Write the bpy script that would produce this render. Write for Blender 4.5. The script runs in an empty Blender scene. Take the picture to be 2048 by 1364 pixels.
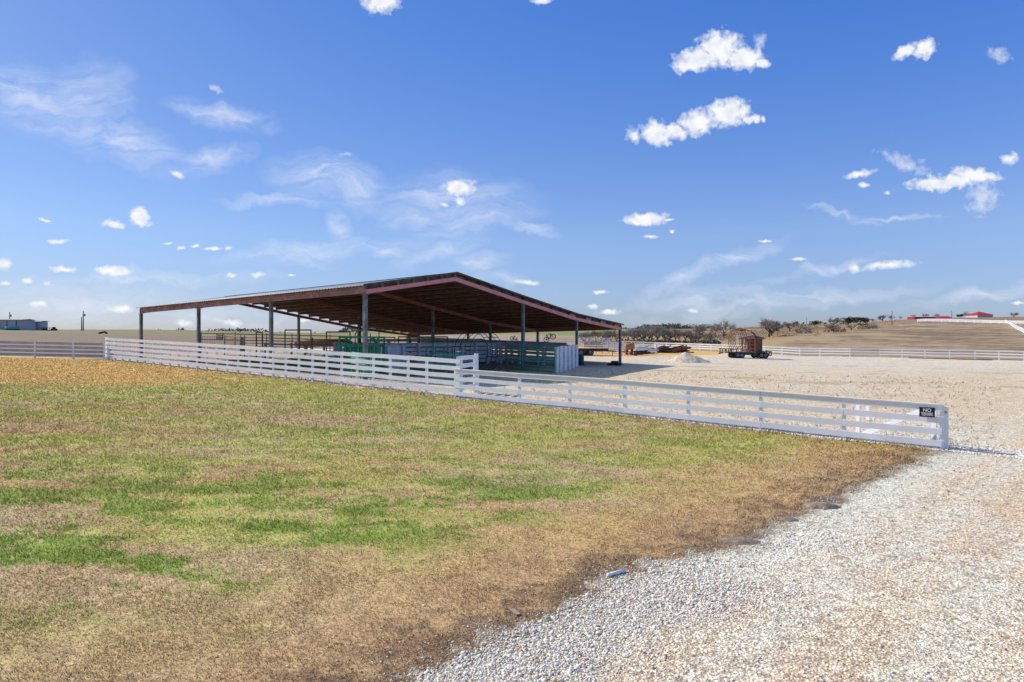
import bpy, math, random
import numpy as np
from mathutils import Vector, Matrix
random.seed(7); rng = np.random.default_rng(7)
S = bpy.context.scene
COL = S.collection
F = 1342.0; HC = 3.03                     # focal length in photo pixels, eye height

# ------------------------------------------------------------------ frames of reference
U = np.array((-.7927, .6096)); N = np.array((.6096, .7927))   # along the barn, across the barn
def UN(u, n): return U[0]*u + N[0]*n, U[1]*u + N[1]*n

def plane(X, Y):
    u = np.clip(U[0]*X + U[1]*Y, -60, 400); n = N[0]*X + N[1]*Y
    return -3.03 + .0287*u + .004*np.clip(n-22, 0, 60)
TPX = np.array([-600, 0, 300, 600, 820, 1000, 1150, 1312, 1400, 1500, 1600, 1700, 1850, 2048, 2700], float)
TT = [
 [(90,676),(140,656),(190,652),(400,662),(6000,672)],
 [(90,680),(120,669),(180,658),(400,664),(1000,672),(6000,676)],
 [(80,690),(120,677),(200,663),(250,660),(500,666),(6000,674)],
 [(80,697),(130,682),(250,667),(300,665.5),(600,668),(6000,672)],
 [(80,701),(130,688),(200,678),(300,671),(500,664),(800,659),(6000,664)],
 [(80,705),(130,691),(200,680),(300,672),(500,663),(800,655),(6000,662)],
 [(80,708),(130,692),(200,682),(300,674),(500,662),(700,655),(6000,660)],
 [(80,712),(127,699),(160,686),(200,681),(300,672),(500,658),(6000,662)],
 [(80,714),(118,702),(150,690),(190,682),(300,669),(450,657),(6000,662)],
 [(80,716),(110,706),(150,693),(200,680),(300,663),(400,654),(6000,664)],
 [(80,718.5),(102,713),(150,690),(220,670),(320,656),(420,649),(6000,664)],
 [(80,720),(97,714.5),(150,688),(220,668),(330,652),(430,644),(6000,664)],
 [(80,722),(92,717),(130,698),(190,672),(290,647.5),(380,636),(6000,660)],
 [(75,726),(85,722.5),(120,698),(165,672),(280,647),(360,632),(6000,660)],
 [(60,735),(85,722),(165,674),(280,645),(360,632),(6000,660)]]
ZG = np.geomspace(40, 6000, 420)
TD = []
for p, l in zip(TPX, TT):
    k = (p-1024)/F
    zs = [40, 50, 55]; rs = [float(plane(k*z, z)) for z in zs]
    for z, y in l: zs.append(z); rs.append((682-y)/F*z)
    r = np.interp(ZG, zs, rs)
    d = r - plane(k*ZG, ZG)
    kk = np.exp(-np.arange(-9, 10)**2/(2*3.0**2)); kk /= kk.sum()
    dp = np.concatenate([np.full(9, d[0]), d, np.full(9, d[-1])])
    TD.append(np.convolve(dp, kk, 'valid'))
TD = np.array(TD)
def relief(X, Y):
    Y1 = np.maximum(Y, 1e-3)
    px = np.clip(1024 + F*X/Y1, TPX[0], TPX[-1])
    i = np.clip(np.searchsorted(TPX, px)-1, 0, len(TPX)-2)
    t = (px-TPX[i])/(TPX[i+1]-TPX[i])
    R = np.sqrt(0*X + Y1**2)
    f = np.clip((np.log(np.clip(R, 40, 5999)) - math.log(40))/(math.log(6000)-math.log(40))*419, 0, 418.999)
    j = f.astype(int); s = f-j
    a = TD[i, j]*(1-s)+TD[i, j+1]*s; b = TD[i+1, j]*(1-s)+TD[i+1, j+1]*s
    return np.where(Y > 40, a*(1-t)+b*t, 0)

# ------------------------------------------------------------------ numpy noise
def _h(ix, iy, s):
    v = (ix*374761393 + iy*668265263 + s*974634777) & 0xffffffff
    v = ((v ^ (v >> 13))*1274126177) & 0xffffffff
    return ((v ^ (v >> 16)) & 0xffff)/65535.
def vnoise(x, y, s=0):
    x = np.asarray(x, float); y = np.asarray(y, float)
    ix = np.floor(x).astype(np.int64); iy = np.floor(y).astype(np.int64)
    fx = x-ix; fy = y-iy; fx = fx*fx*(3-2*fx); fy = fy*fy*(3-2*fy)
    return (_h(ix,iy,s)*(1-fx)+_h(ix+1,iy,s)*fx)*(1-fy)+(_h(ix,iy+1,s)*(1-fx)+_h(ix+1,iy+1,s)*fx)*fy
def fbm(x, y, o=4, s=0):
    a = 0; w = .5; t = 0
    for k in range(o):
        a = a + w*vnoise(x*2**k+k*17.3, y*2**k-k*9.1, s+k); t += w; w *= .5
    return a/t
def sst(a, b, x):
    t = np.clip((x-a)/(b-a), 0, 1); return t*t*(3-2*t)

def gz(X, Y):
    X = np.asarray(X, float); Y = np.asarray(Y, float)
    R = np.hypot(X, Y)
    bump = (fbm(X*.25, Y*.25, 3, 5)-.5)*.10*sst(60, 20, R) + (fbm(X*.02, Y*.02, 3, 8)-.5)*1.2*sst(110, 260, R)
    return plane(X, Y) + relief(X, Y) + HC + bump
def gs(x, y): return float(gz(np.array([x]), np.array([y]))[0])
def PX(px, Y): return (px-1024)/F*Y
def P(px, py, Y): return Vector(((px-1024)/F*Y, Y, HC-(py-682)/F*Y))
def onG(px, Y, dz=0): x = PX(px, Y); return Vector((x, Y, gs(x, Y)+dz))

# ------------------------------------------------------------------ lawn edge
EP = [(640,1430),(794,1364),(1000,1270),(1112,1222),(1206,1166),(1295,1119),(1386,1108),(1470,1088),(1560,1040),(1655,1003),(1738,958),(1813,929),(1878,900)]
ex = []; ey = []
for a, b in EP:
    Y = 3.03*F/(b-682)
    for _ in range(20):
        Y = (HC-gs(PX(a, Y), Y))*F/(b-682)
    ex.append(PX(a, Y)); ey.append(Y)
ex = np.array(ex); ey = np.array(ey)
def xedge(Y):
    r = np.interp(Y, ey, ex)
    return np.where(Y < ey[0], ex[0]+(Y-ey[0])*1.35, np.where(Y > ey[-1], ex[-1]+(Y-ey[-1])*1.0, r))
FN = 21.97                                   # the fence line, measured across

def surf(X, Y):
    """base colour and weights of grass / gravel for every ground point"""
    X = np.asarray(X, float); Y = np.asarray(Y, float)
    u = U[0]*X+U[1]*Y; n = N[0]*X+N[1]*Y
    Ys = np.maximum(Y, .5); px = 1024+F*X/Ys
    f1 = fbm(X*.9, Y*.9, 4, 1); f2 = fbm(X*.22, Y*.22, 4, 2); f3 = fbm(X*3.1, Y*3.1, 3, 3); f4 = fbm(X*.06, Y*.06, 3, 4)
    fx = fbm(X*.35, Y*1.15, 4, 11)             # patches drawn out sideways
    c = lambda *v: np.array(v)[None, :]
    m = lambda a, b, t: a*(1-t[:, None])+b*t[:, None]
    one = np.ones(len(X))
    # ---- lawn
    de = (xedge(Y)-X)*.72 + (f1-.5)*.35 + (f3-.5)*.6 + (fbm(X*9, Y*9, 2, 6)-.5)*.35     # metres inside the lawn edge
    df = FN-.42-n + (f1-.5)*.35 + (f3-.5)*.25
    left = X < UN(56.4, FN)[0]
    df = np.where(left, np.maximum(df, 51.0-Y), df)
    lawn = (de > 0) & (df > 0) & (Y < 53)
    brown = c(.57, .37, .185); pink = c(.56, .405, .245); green = c(.255, .36, .058); ygreen = c(.48, .475, .125); orange = c(.74, .45, .16); dark = c(.22, .145, .09); straw = c(.60,.42,.18)
    O1 = one[:, None]
    L = m(brown*O1, pink*O1, sst(.35, .65, f2))
    fy = fbm(X*.55, Y*1.3, 5, 12); fg = fbm(X*.85, Y*1.9, 6, 13); f5 = fbm(X*5.5, Y*8, 3, 15); f6 = fbm(X*14, Y*20, 2, 16)
    low = sst(6.4, 7.6, Y+X*.12)
    L = m(L, ygreen*O1, (.10+.78*sst(.40, .60, fy*.45+fx*.25+f5*.18+f6*.12))*sst(.8, 4.0, de)*(.50+.50*low))
    gb = sst(6.2, 7.4, Y+X*.15)*sst(16, 11, Y)*sst(6, .5, X)                     # band where the turf is really green
    gk = fg*.50+f1*.18+f5*.20+f6*.12; gp = sst(.505-.035*gb, .575-.03*gb, gk)*(.30+.70*gb)*sst(1.2, 3.5, de)
    gp = np.maximum(gp, sst(.57, .64, gk)*.6*sst(.9, 2.5, de))
    L = m(L, green*O1, np.clip(gp, 0, 1)*.9)
    far = sst(20, 32, Y)
    L = m(L, c(.47,.46,.12)*O1, far*.72*sst(.3, .6, fy+.1))
    ow = sst(30.5, 34, Y+(f2-.5)*7)*sst(-13, -18, X+(f2-.5)*7)
    L = m(L, orange*O1, ow*.92)
    L = m(L, straw*O1, sst(4.2, 1.6, de)*.5*sst(.3, .6, f1+.1))
    L = m(L, brown*O1*.88, sst(1.7, .6, de)*.7)
    L = m(L, dark*O1, np.maximum(sst(.55, .05, de+(f1-.5)*1.2)*.8, sst(1.5, .4, de)*sst(.50, .62, f1*.5+f5*.5)*.8))
    L = m(L, c(.46,.34,.11)*O1, sst(1.6, .6, df)*.5)
    L = m(L, dark*O1, sst(.22, .0, df)*.6)
    L = L*(.84+.38*f3)[:, None]
    # ---- gravel
    G = m(c(.68,.60,.50)*one[:, None], c(.64,.54,.42)*one[:, None], sst(.42, .68, f2))
    G = m(G, c(.60,.45,.29)*one[:, None], sst(.56, .78, fbm(X*.5, Y*.5, 4, 21))*.55)
    cw = X-xedge(Y)
    G = m(G, c(.58,.43,.28)*one[:, None], sst(1.6, 3.2, cw)*sst(6.5, 4.0, cw)*sst(.40, .62, fbm(X*.9, Y*.35, 4, 24))*sst(16, 9, Y)*.55)
    G = m(G, c(.76,.685,.60)*one[:, None], sst(.52, .70, fbm(X*.3+7, Y*.3, 3, 22))*.5)
    G = m(G, c(.66,.53,.385)*one[:, None], sst(FN+.8, FN+2.5, n)*sst(66, 48, Y+(f2-.5)*22)*sst(.30, .55, f2*.5+f1*.5)*.85)
    road = (X-xedge(Y))
    G = m(G, c(.78,.715,.64)*one[:, None], sst(2.2, .6, road)*sst(30, 12, Y)*.8)
    G = m(G, c(.73,.66,.57)*one[:, None], (sst(.55, .2, np.abs(road-2.6+(f2-.5)*.5))+sst(.55, .2, np.abs(road-4.4+(f2-.5)*.5)))*.6*sst(30, 14, Y))
    for o_ in (1.95, 3.3, 3.75, 5.1): G = G*(1-.16*(sst(.16, .04, np.abs(road-o_+(f2-.5)*.5))*sst(24, 9, Y)*sst(.35, .6, f1))[:, None])
    farg = sst(45, 85, Y)
    G = m(G, c(.72,.645,.56)*one[:, None], farg*.7)
    G = np.minimum(G*np.array([[1.36,1.26,1.11]])*(.88+.24*f3)[:, None], .90)
    G = G*np.minimum(1, .86/G.max(1))[:, None]
    soil = sst(.60, .74, f1*.5+f3*.5)*sst(1.0, .1, road)*.75*sst(24, 10, Y)
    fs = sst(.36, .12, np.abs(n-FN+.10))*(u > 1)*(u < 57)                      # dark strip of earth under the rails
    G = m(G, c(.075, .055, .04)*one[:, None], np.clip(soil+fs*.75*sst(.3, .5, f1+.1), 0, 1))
    G = m(G, c(.85,.78,.68)*one[:, None], sst(.9, .3, np.abs(n-FN-.85))*(u > -1)*(u < 20)*.8)
    for (a, b, r) in ((1643,1013,.34),(1470,1085,.30),(1575,1040,.20),(1378,1083,.22)):            # bare patches at the edge
        Yc = 3.03*F/(b-682)*1.0; xc = PX(a, Yc)
        G = m(G, c(.13,.09,.06)*one[:, None], sst(1.2, .5, np.hypot((X-xc)/r/1.5, (Y-Yc)/r)+(f3-.5)*1.2)*.9)
    G = m(G, c(.20,.14,.09)*one[:, None], sst(.55, .02, road+(f3-.5)*.9)*.7*(Y < 19))
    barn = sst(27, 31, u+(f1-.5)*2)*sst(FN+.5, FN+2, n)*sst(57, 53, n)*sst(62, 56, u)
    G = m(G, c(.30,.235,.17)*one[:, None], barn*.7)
    weed = sst(.66, .72, fbm(X*.25, Y*.9, 4, 31))*sst(28, 40, Y)
    G = m(G, c(.34,.29,.16)*one[:, None], weed*.45)
    # ---- golden grass behind the barn
    gold = (c(.74,.46,.17)*(.8+.4*f1)[:, None])
    gg = sst(-2, 2, Y-np.interp(px, [1100,1240,1330,1430,1455,1470], [74,76,82,90,104,140])+(f2-.5)*8)
    # ---- fields
    row = np.sin((X*.82+Y*.57)*.9+f4*14)*.5+.5
    ra, rb_ = X*.82+Y*.57, -X*.57+Y*.82
    row2 = fbm(X*.12, Y*.05, 5, 41)*.35+fbm(ra*.42, rb_*.045, 5, 42)*.4+fbm(ra*1.3, rb_*.25, 3, 47)*.25
    fieldR = m(c(.235,.165,.105)*one[:, None], c(.45,.335,.20)*one[:, None], np.clip(sst(.40, .60, row2)*.95+(row-.5)*.12*sst(300, 150, Y), 0, 1))
    fieldL = m(c(.31,.225,.175)*one[:, None], c(.27,.215,.135)*one[:, None], sst(.4, .65, fbm(X*.03, Y*.10, 4, 43)))
    gl = sst(150, 172, Y+(f4-.5)*20)*sst(60, 90, Y)
    fieldL = m(fieldL, c(.26,.27,.10)*one[:, None], gl*.8)
    fieldL = m(fieldL, c(.36,.22,.13)*one[:, None], sst(80, 92, Y)*sst(112, 98, Y)*.25)
    mid = m(c(.47,.33,.17)*one[:, None], c(.22,.29,.08)*one[:, None], sst(290, 370, Y+(f4-.5)*100))
    mid = m(mid, c(.36,.30,.20)*one[:, None], sst(.5, .7, fbm(X*.01, Y*.02, 3, 44))*.6)
    hill = m(c(.25,.165,.09)*one[:, None], c(.40,.27,.15)*one[:, None], sst(.4, .6, fbm(X*.03, Y*.03, 4, 45)))
    hill = m(hill, c(.45,.34,.17)*one[:, None], sst(210, 170, Y)*.8)
    Fd = m(fieldL, mid, sst(640, 820, px))
    Fd = m(Fd, hill, sst(1290, 1400, px))
    ry = np.interp(px, [1560, 1700, 1790, 1850, 2100], [158, 300, 330, 380, 380])
    Fd = m(Fd, fieldR, sst(1480, 1640, px+ (f4-.5)*60)*sst(20, -20, Y-ry))
    Fd = m(Fd, c(.30,.21,.15)*one[:, None], sst(300, 312, Y)*sst(1780, 1830, px))
    Fd = Fd*(.85+.3*f1)[:, None]
    # yard limit = back fence
    yl = np.interp(px, [-700, 0, 213, 400, 700, 1000, 1312, 1470, 1600, 1850, 2048, 2700], [50.6, 51.2, 52.2, 78, 92, 118, 128, 112, 102.5, 92, 85.5, 80])
    field = (Y > yl) | (left & (Y > 51.5))
    yard = m(G, gold, gg*(px > 1000))
    dirt = (c(.42,.32,.21)*(.7+.6*f1)[:, None])
    dirt = m(dirt, c(.30,.28,.10)*one[:, None], sst(.45, .6, f2))
    wl = sst(33, 42, u)*sst(FN+.6, FN+1.6, n)*sst(1250, 1100, px)*(1-0*gg)
    yard = m(yard, dirt, wl*.75*(Y < 76))
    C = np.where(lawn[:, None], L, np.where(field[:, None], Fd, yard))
    grass = np.where(lawn, 1., np.where(field, .6, np.clip(gg*(px > 1000)*.6+wl*.3, 0, 1)))
    grav = np.where(lawn, 0., np.where(field, 0., 1-np.clip(gg*(px > 1000), 0, 1)))*(1-wl*.6)
    zone = np.where(lawn, 0, np.where(field, 2, 1))
    return np.clip(C, 0.005, .9), grass, grav, zone, de, df

# ------------------------------------------------------------------ node helpers
def new_mat(name):
    m = bpy.data.materials.new(name); m.use_nodes = True
    nt = m.node_tree; b = nt.nodes['Principled BSDF']
    b.inputs['Specular IOR Level'].default_value = .25
    return m, nt, b
def nd(nt, t, **k):
    n = nt.nodes.new(t)
    for a, v in k.items(): setattr(n, a, v)
    return n
def setin(n, i, v): n.inputs[i].default_value = v
def mixc(nt, fac, a, b, bt='MIX'):
    n = nd(nt, 'ShaderNodeMix', data_type='RGBA', blend_type=bt)
    for k, v in ((0, fac), (6, a), (7, b)):
        if hasattr(v, 'is_linked') or hasattr(v, 'links'): nt.links.new(v, n.inputs[k])
        else: n.inputs[k].default_value = v if k == 0 else (*v, 1)
    return n.outputs[2]
def noise(nt, scale, detail=4, vec=None, rough=.6, dist=0):
    n = nd(nt, 'ShaderNodeTexNoise'); setin(n, 'Scale', scale); setin(n, 'Detail', detail); setin(n, 'Roughness', rough); setin(n, 'Distortion', dist)
    if vec is not None: nt.links.new(vec, n.inputs['Vector'])
    return n
def ramp(nt, val, a, b, lo=0., hi=1.):
    n = nd(nt, 'ShaderNodeMapRange'); nt.links.new(val, n.inputs[0])
    for k, v in zip((1, 2, 3, 4), (a, b, lo, hi)): setin(n, k, v)
    return n.outputs[0]
def math_(nt, op, a, b=None, c=None):
    n = nd(nt, 'ShaderNodeMath', operation=op)
    for k, v in ((0, a), (1, b), (2, c)):
        if v is None: continue
        if hasattr(v, 'links'): nt.links.new(v, n.inputs[k])
        else: n.inputs[k].default_value = v
    return n.outputs[0]
def surface(name, col, col2=None, rough=.8, metal=0., scale=3., spots=None, bump=.0, spec=.25, objvar=0., island=0.):
    """weathered surface: two tones broken up by noise, optional stains"""
    m, nt, b = new_mat(name)
    tc = nd(nt, 'ShaderNodeTexCoord'); g = nd(nt, 'ShaderNodeNewGeometry')
    n1 = noise(nt, scale, 5, g.outputs['Position'])
    c = mixc(nt, ramp(nt, n1.outputs['Fac'], .35, .65), col, col2 or tuple(v*.75 for v in col))
    if spots:
        n2 = noise(nt, spots[1], 6, g.outputs['Position'], .7)
        c = mixc(nt, ramp(nt, n2.outputs['Fac'], spots[2], spots[2]+.08, 0, spots[3]), c, spots[0])
    if objvar:
        oi = nd(nt, 'ShaderNodeObjectInfo')
        c = mixc(nt, ramp(nt, oi.outputs['Random'], 0, 1, 0, objvar), c, tuple(v*.4 for v in col))
    if island:
        c = mixc(nt, ramp(nt, g.outputs['Random Per Island'], .2, 1, 0, island), c, tuple(v*.55 for v in col))
    nt.links.new(c, b.inputs['Base Color'])
    setin(b, 'Roughness', rough); setin(b, 'Metallic', metal); setin(b, 'Specular IOR Level', spec)
    if bump:
        bp = nd(nt, 'ShaderNodeBump'); setin(bp, 'Strength', bump); setin(bp, 'Distance', .01)
        nt.links.new(n1.outputs['Fac'], bp.inputs['Height']); nt.links.new(bp.outputs[0], b.inputs['Normal'])
    return m
M = {}
M['white'] = surface('white_paint', (.89,.915,.95), (.81,.84,.88), .55, scale=2.2, spots=((.40,.36,.31), 9, .64, .6), island=.18)
M['plank'] = surface('weathered_white_planks', (.84,.85,.88), (.62,.64,.70), .7, scale=3, spots=((.42,.33,.28), 5, .58, .6))
M['whitecap'] = surface('white_cap', (.84,.83,.80), (.70,.68,.64), .6, scale=3, spots=((.4,.36,.3), 9, .6, .5))
M['greyboard'] = surface('grey_boards', (.62,.65,.70), (.46,.49,.54), .7, scale=1.5, spots=((.16,.15,.14), 5, .6, .6))
M['shadeboard'] = surface('weathered_shaded_boards', (.66,.68,.71), (.48,.49,.52), .7, scale=1.5, spots=((.22,.20,.18), 4, .58, .6))  # stained boards, with their shade painted in as grey
M['shadeboard2'] = surface('weathered_shaded_boards_grey', (.48,.50,.54), (.36,.37,.40), .7, scale=1.5, spots=((.22,.20,.18), 4, .58, .6))  # white boards' shaded side painted in as darker blue grey
M['steel'] = surface('grey_column', (.20,.23,.25), (.09,.09,.095), .5, scale=2.5, spots=((.11,.055,.035), 5, .58, .8))
M['coldsteel'] = surface('galvanised', (.42,.46,.49), (.33,.36,.38), .4, scale=2)
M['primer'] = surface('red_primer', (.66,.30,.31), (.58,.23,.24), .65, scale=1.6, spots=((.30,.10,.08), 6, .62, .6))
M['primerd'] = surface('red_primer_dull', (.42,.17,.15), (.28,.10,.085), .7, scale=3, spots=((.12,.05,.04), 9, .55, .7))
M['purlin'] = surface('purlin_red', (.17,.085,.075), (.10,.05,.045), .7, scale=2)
M['eave'] = surface('eave_red', (.36,.18,.175), (.25,.13,.13), .6, scale=1.2, spots=((.42,.34,.37), 1.5, .52, .6))
M['litflange'] = surface('purlin_flange_lit', (.60,.48,.43), (.34,.22,.19), .6, scale=1.2)  # pale tone paints lit streaks onto the lower flanges
M['purlintan'] = surface('purlin_tan', (.42,.33,.25), (.30,.22,.17), .6, scale=3)
M['roof'] = surface('roof_metal', (.20,.26,.33), (.14,.18,.24), .65, .0, scale=.8, spots=((.25,.2,.17), 2.5, .68, .5), spec=.5)
M['under'] = surface('rusted_metal', (.14,.12,.11), (.045,.036,.032), .7, scale=2.5)
M['green'] = surface('green_pipe', (.06,.46,.30), (.04,.34,.24), .45, scale=4, objvar=.2, spots=((.30,.42,.30), 8, .66, .5))
M['dgreen'] = surface('green_steel', (.015,.30,.14), (.01,.19,.09), .45, scale=4)
M['pipe'] = surface('pipe_steel', (.33,.30,.29), (.20,.17,.155), .6, scale=2.5, spots=((.17,.085,.05), 5, .55, .7))
M['shadeblue'] = surface('blue_grey_shade', (.36,.43,.50), (.28,.32,.37), .6, scale=3)  # shade tone painted onto white fence panels
M['rust'] = surface('rust', (.30,.14,.075), (.18,.08,.045), .85, scale=5, spots=((.42,.27,.17), 9, .6, .6))
M['rusttank'] = surface('rust_tank', (.45,.24,.14), (.30,.14,.08), .8, scale=2, spots=((.55,.38,.26), 4, .6, .5))
M['black'] = surface('black_steel', (.025,.025,.027), (.045,.04,.037), .55, scale=5)
M['tyre'] = surface('tyre_rubber', (.022,.022,.024), (.05,.048,.045), .8, scale=9)
M['rim'] = surface('rim', (.20,.22,.24), (.12,.125,.13), .5, scale=9)
M['wood'] = surface('brown_boards', (.20,.10,.055), (.11,.055,.03), .75, scale=1.7, spots=((.40,.26,.16), 4, .6, .6))
M['deck'] = surface('plank_deck', (.36,.26,.17), (.22,.15,.10), .8, scale=3)
M['redwood'] = surface('red_painted_wood', (.48,.20,.17), (.36,.14,.12), .7, scale=5, spots=((.5,.32,.28), 9, .6, .5))
M['redroof'] = surface('red_metal_roof', (.48,.03,.035), (.40,.025,.03), .5, scale=.5)
M['blgrey'] = surface('grey_siding', (.46,.45,.50), (.40,.39,.44), .6, scale=.3)
M['blgrey2'] = surface('blue_grey_siding', (.38,.44,.54), (.33,.39,.48), .6, scale=.3)
M['cream'] = surface('cream_wall', (.55,.53,.50), (.48,.46,.43), .7, scale=.6)
M['teal'] = surface('teal_plastic', (.03,.42,.48), (.02,.33,.38), .4, scale=3)
M['bluebarrel'] = surface('dark_teal_plastic', (.015,.09,.11), (.012,.06,.08), .4, scale=3)
M['pole'] = surface('utility_pole', (.11,.08,.065), (.07,.05,.045), .9, scale=3)
M['bark'] = surface('bark', (.105,.085,.07), (.06,.048,.04), .95, scale=1)
M['twig'] = surface('twigs', (.38,.34,.31), (.24,.21,.19), .95, scale=.2, objvar=.35)
M['twig2'] = surface('twigs_reddish', (.38,.30,.25), (.24,.19,.155), .95, scale=.2, objvar=.35)
M['leaf'] = surface('evergreen', (.075,.09,.045), (.04,.05,.028), .9, scale=.6)
M['brush'] = surface('brush', (.34,.28,.20), (.20,.165,.115), .95, scale=.25)
M['red'] = surface('red_steel', (.35,.03,.03), (.25,.025,.025), .5, scale=4)
M['pvc'] = surface('white_plastic', (.78,.79,.82), (.7,.71,.75), .35, scale=12)
M['signblack'] = surface('sign_black', (.012,.012,.014), (.02,.02,.022), .4, scale=8)
M['signblue'] = surface('sign_border', (.03,.04,.09), (.02,.03,.06), .4, scale=8)
M['signwhite'] = surface('sign_white', (.82,.83,.85), (.75,.76,.8), .4, scale=8)
M['farwood'] = surface('far_woods', (.16,.17,.19), (.12,.125,.14), 1, scale=.02)
M['soilm'] = surface('dark_earth', (.20,.15,.11), (.34,.27,.20), .95, scale=22, bump=.9, spots=((.70,.63,.54), 38, .60, .9))

# ------------------------------------------------------------------ mesh helpers
class MB:
    def __init__(s): s.v = []; s.f = []
    def quadbox(s, a, b, w, h, up=(0,0,1)):
        a = Vector(a); b = Vector(b); d = (b-a).normalized(); up = Vector(up)
        if abs(d.dot(up)) > .98: up = Vector((0,1,0))
        r = d.cross(up).normalized(); t = r.cross(d)
        i = len(s.v)
        for p in (a, b):
            for sx, sz in ((-1,-1),(1,-1),(1,1),(-1,1)):
                s.v.append(p + r*(sx*w/2) + t*(sz*h/2))
        s.f += [(i,i+3,i+2,i+1),(i+4,i+5,i+6,i+7),(i,i+1,i+5,i+4),(i+1,i+2,i+6,i+5),(i+2,i+3,i+7,i+6),(i+3,i,i+4,i+7)]
        return s
    def box(s, c, sx, sy, sz, rz=0):
        c = Vector(c); x = Vector((math.cos(rz), math.sin(rz), 0))
        return s.quadbox(c-x*sx/2, c+x*sx/2, sy, sz)
    def post(s, x, y, z0, z1, w, d, rz=0):
        i = len(s.v); X = Vector((math.cos(rz), math.sin(rz), 0)); Yv = Vector((-math.sin(rz), math.cos(rz), 0))
        for z in (z0, z1):
            for a, b in ((-1,-1),(1,-1),(1,1),(-1,1)):
                s.v.append(Vector((x, y, z))+X*(a*w/2)+Yv*(b*d/2))
        s.f += [(i,i+3,i+2,i+1),(i+4,i+5,i+6,i+7),(i,i+1,i+5,i+4),(i+1,i+2,i+6,i+5),(i+2,i+3,i+7,i+6),(i+3,i,i+4,i+7)]
        return s
    def tube(s, pts, r, n=8, r2=None, closed=False):
        pts = [Vector(p) for p in pts]; base = len(s.v); m = len(pts)
        prev = None
        for k, p in enumerate(pts):
            if closed: d = (pts[(k+1) % m]-pts[k-1]).normalized()
            else: d = (pts[min(k+1, m-1)]-pts[max(k-1, 0)]).normalized()
            ref = prev if prev is not None else (Vector((0,0,1)) if abs(d.z) < .9 else Vector((1,0,0)))
            a = (ref - d*ref.dot(d)).normalized(); prev = a; b = d.cross(a)
            rr = r if r2 is None else r+(r2-r)*k/max(1, m-1)
            for j in range(n):
                t = 2*math.pi*j/n; s.v.append(p+(a*math.cos(t)+b*math.sin(t))*rr)
        for k in range(m if closed else m-1):
            k2 = (k+1) % m
            for j in range(n):
                j2 = (j+1) % n; s.f.append((base+k*n+j, base+k*n+j2, base+k2*n+j2, base+k2*n+j))
        if not closed:
            s.f.append(tuple(base+j for j in reversed(range(n)))); s.f.append(tuple(base+(m-1)*n+j for j in range(n)))
        return s
    def poly(s, pts):
        i = len(s.v); s.v += [Vector(p) for p in pts]; s.f.append(tuple(range(i, i+len(pts)))); return s
    def build(s, name, mat, parent=None, smooth=False, loc=None):
        me = bpy.data.meshes.new(name)
        off = Vector(loc) if loc is not None else Vector((0,0,0))
        me.from_pydata([tuple(v-off) for v in s.v], [], s.f)
        me.materials.append(mat)
        if smooth: me.polygons.foreach_set('use_smooth', [True]*len(me.polygons))
        me.update()
        o = bpy.data.objects.new(name, me); COL.objects.link(o); o.location = off
        if parent is not None:
            o.parent = parent; o.matrix_parent_inverse = parent.matrix_basis.inverted()
        return o
def tag(o, label, cat, group=None, kind=None):
    o['label'] = label; o['category'] = cat
    if group: o['group'] = group
    if kind: o['kind'] = kind
    return o
def empty(name, loc, label, cat, group=None, rz=0):
    o = bpy.data.objects.new(name, None); COL.objects.link(o); o.location = loc; o.rotation_euler = (0,0,rz)
    o.empty_display_size = .3
    bpy.context.view_layer.update() if False else None
    return tag(o, label, cat, group)
def npmesh(name, V, faces_flat, nper, mat, cols=None, attrs=None, smooth=False):
    me = bpy.data.meshes.new(name); nf = len(faces_flat)//nper
    me.vertices.add(len(V)); me.vertices.foreach_set('co', np.ascontiguousarray(V, np.float32).ravel())
    me.loops.add(nf*nper); me.loops.foreach_set('vertex_index', np.ascontiguousarray(faces_flat, np.int32))
    me.polygons.add(nf); me.polygons.foreach_set('loop_start', np.arange(0, nf*nper, nper, dtype=np.int32))
    me.polygons.foreach_set('loop_total', np.full(nf, nper, np.int32))
    if smooth: me.polygons.foreach_set('use_smooth', np.ones(nf, bool))
    me.update(calc_edges=True)
    if cols is not None:
        a = me.color_attributes.new('Col', 'FLOAT_COLOR', 'POINT')
        a.data.foreach_set('color', np.ascontiguousarray(np.concatenate([cols, np.ones((len(cols), 1))], 1), np.float32).ravel())
    for k, v in (attrs or {}).items():
        a = me.attributes.new(k, 'FLOAT', 'POINT'); a.data.foreach_set('value', np.ascontiguousarray(v, np.float32))
    me.materials.append(mat)
    o = bpy.data.objects.new(name, me); COL.objects.link(o); return o

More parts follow.
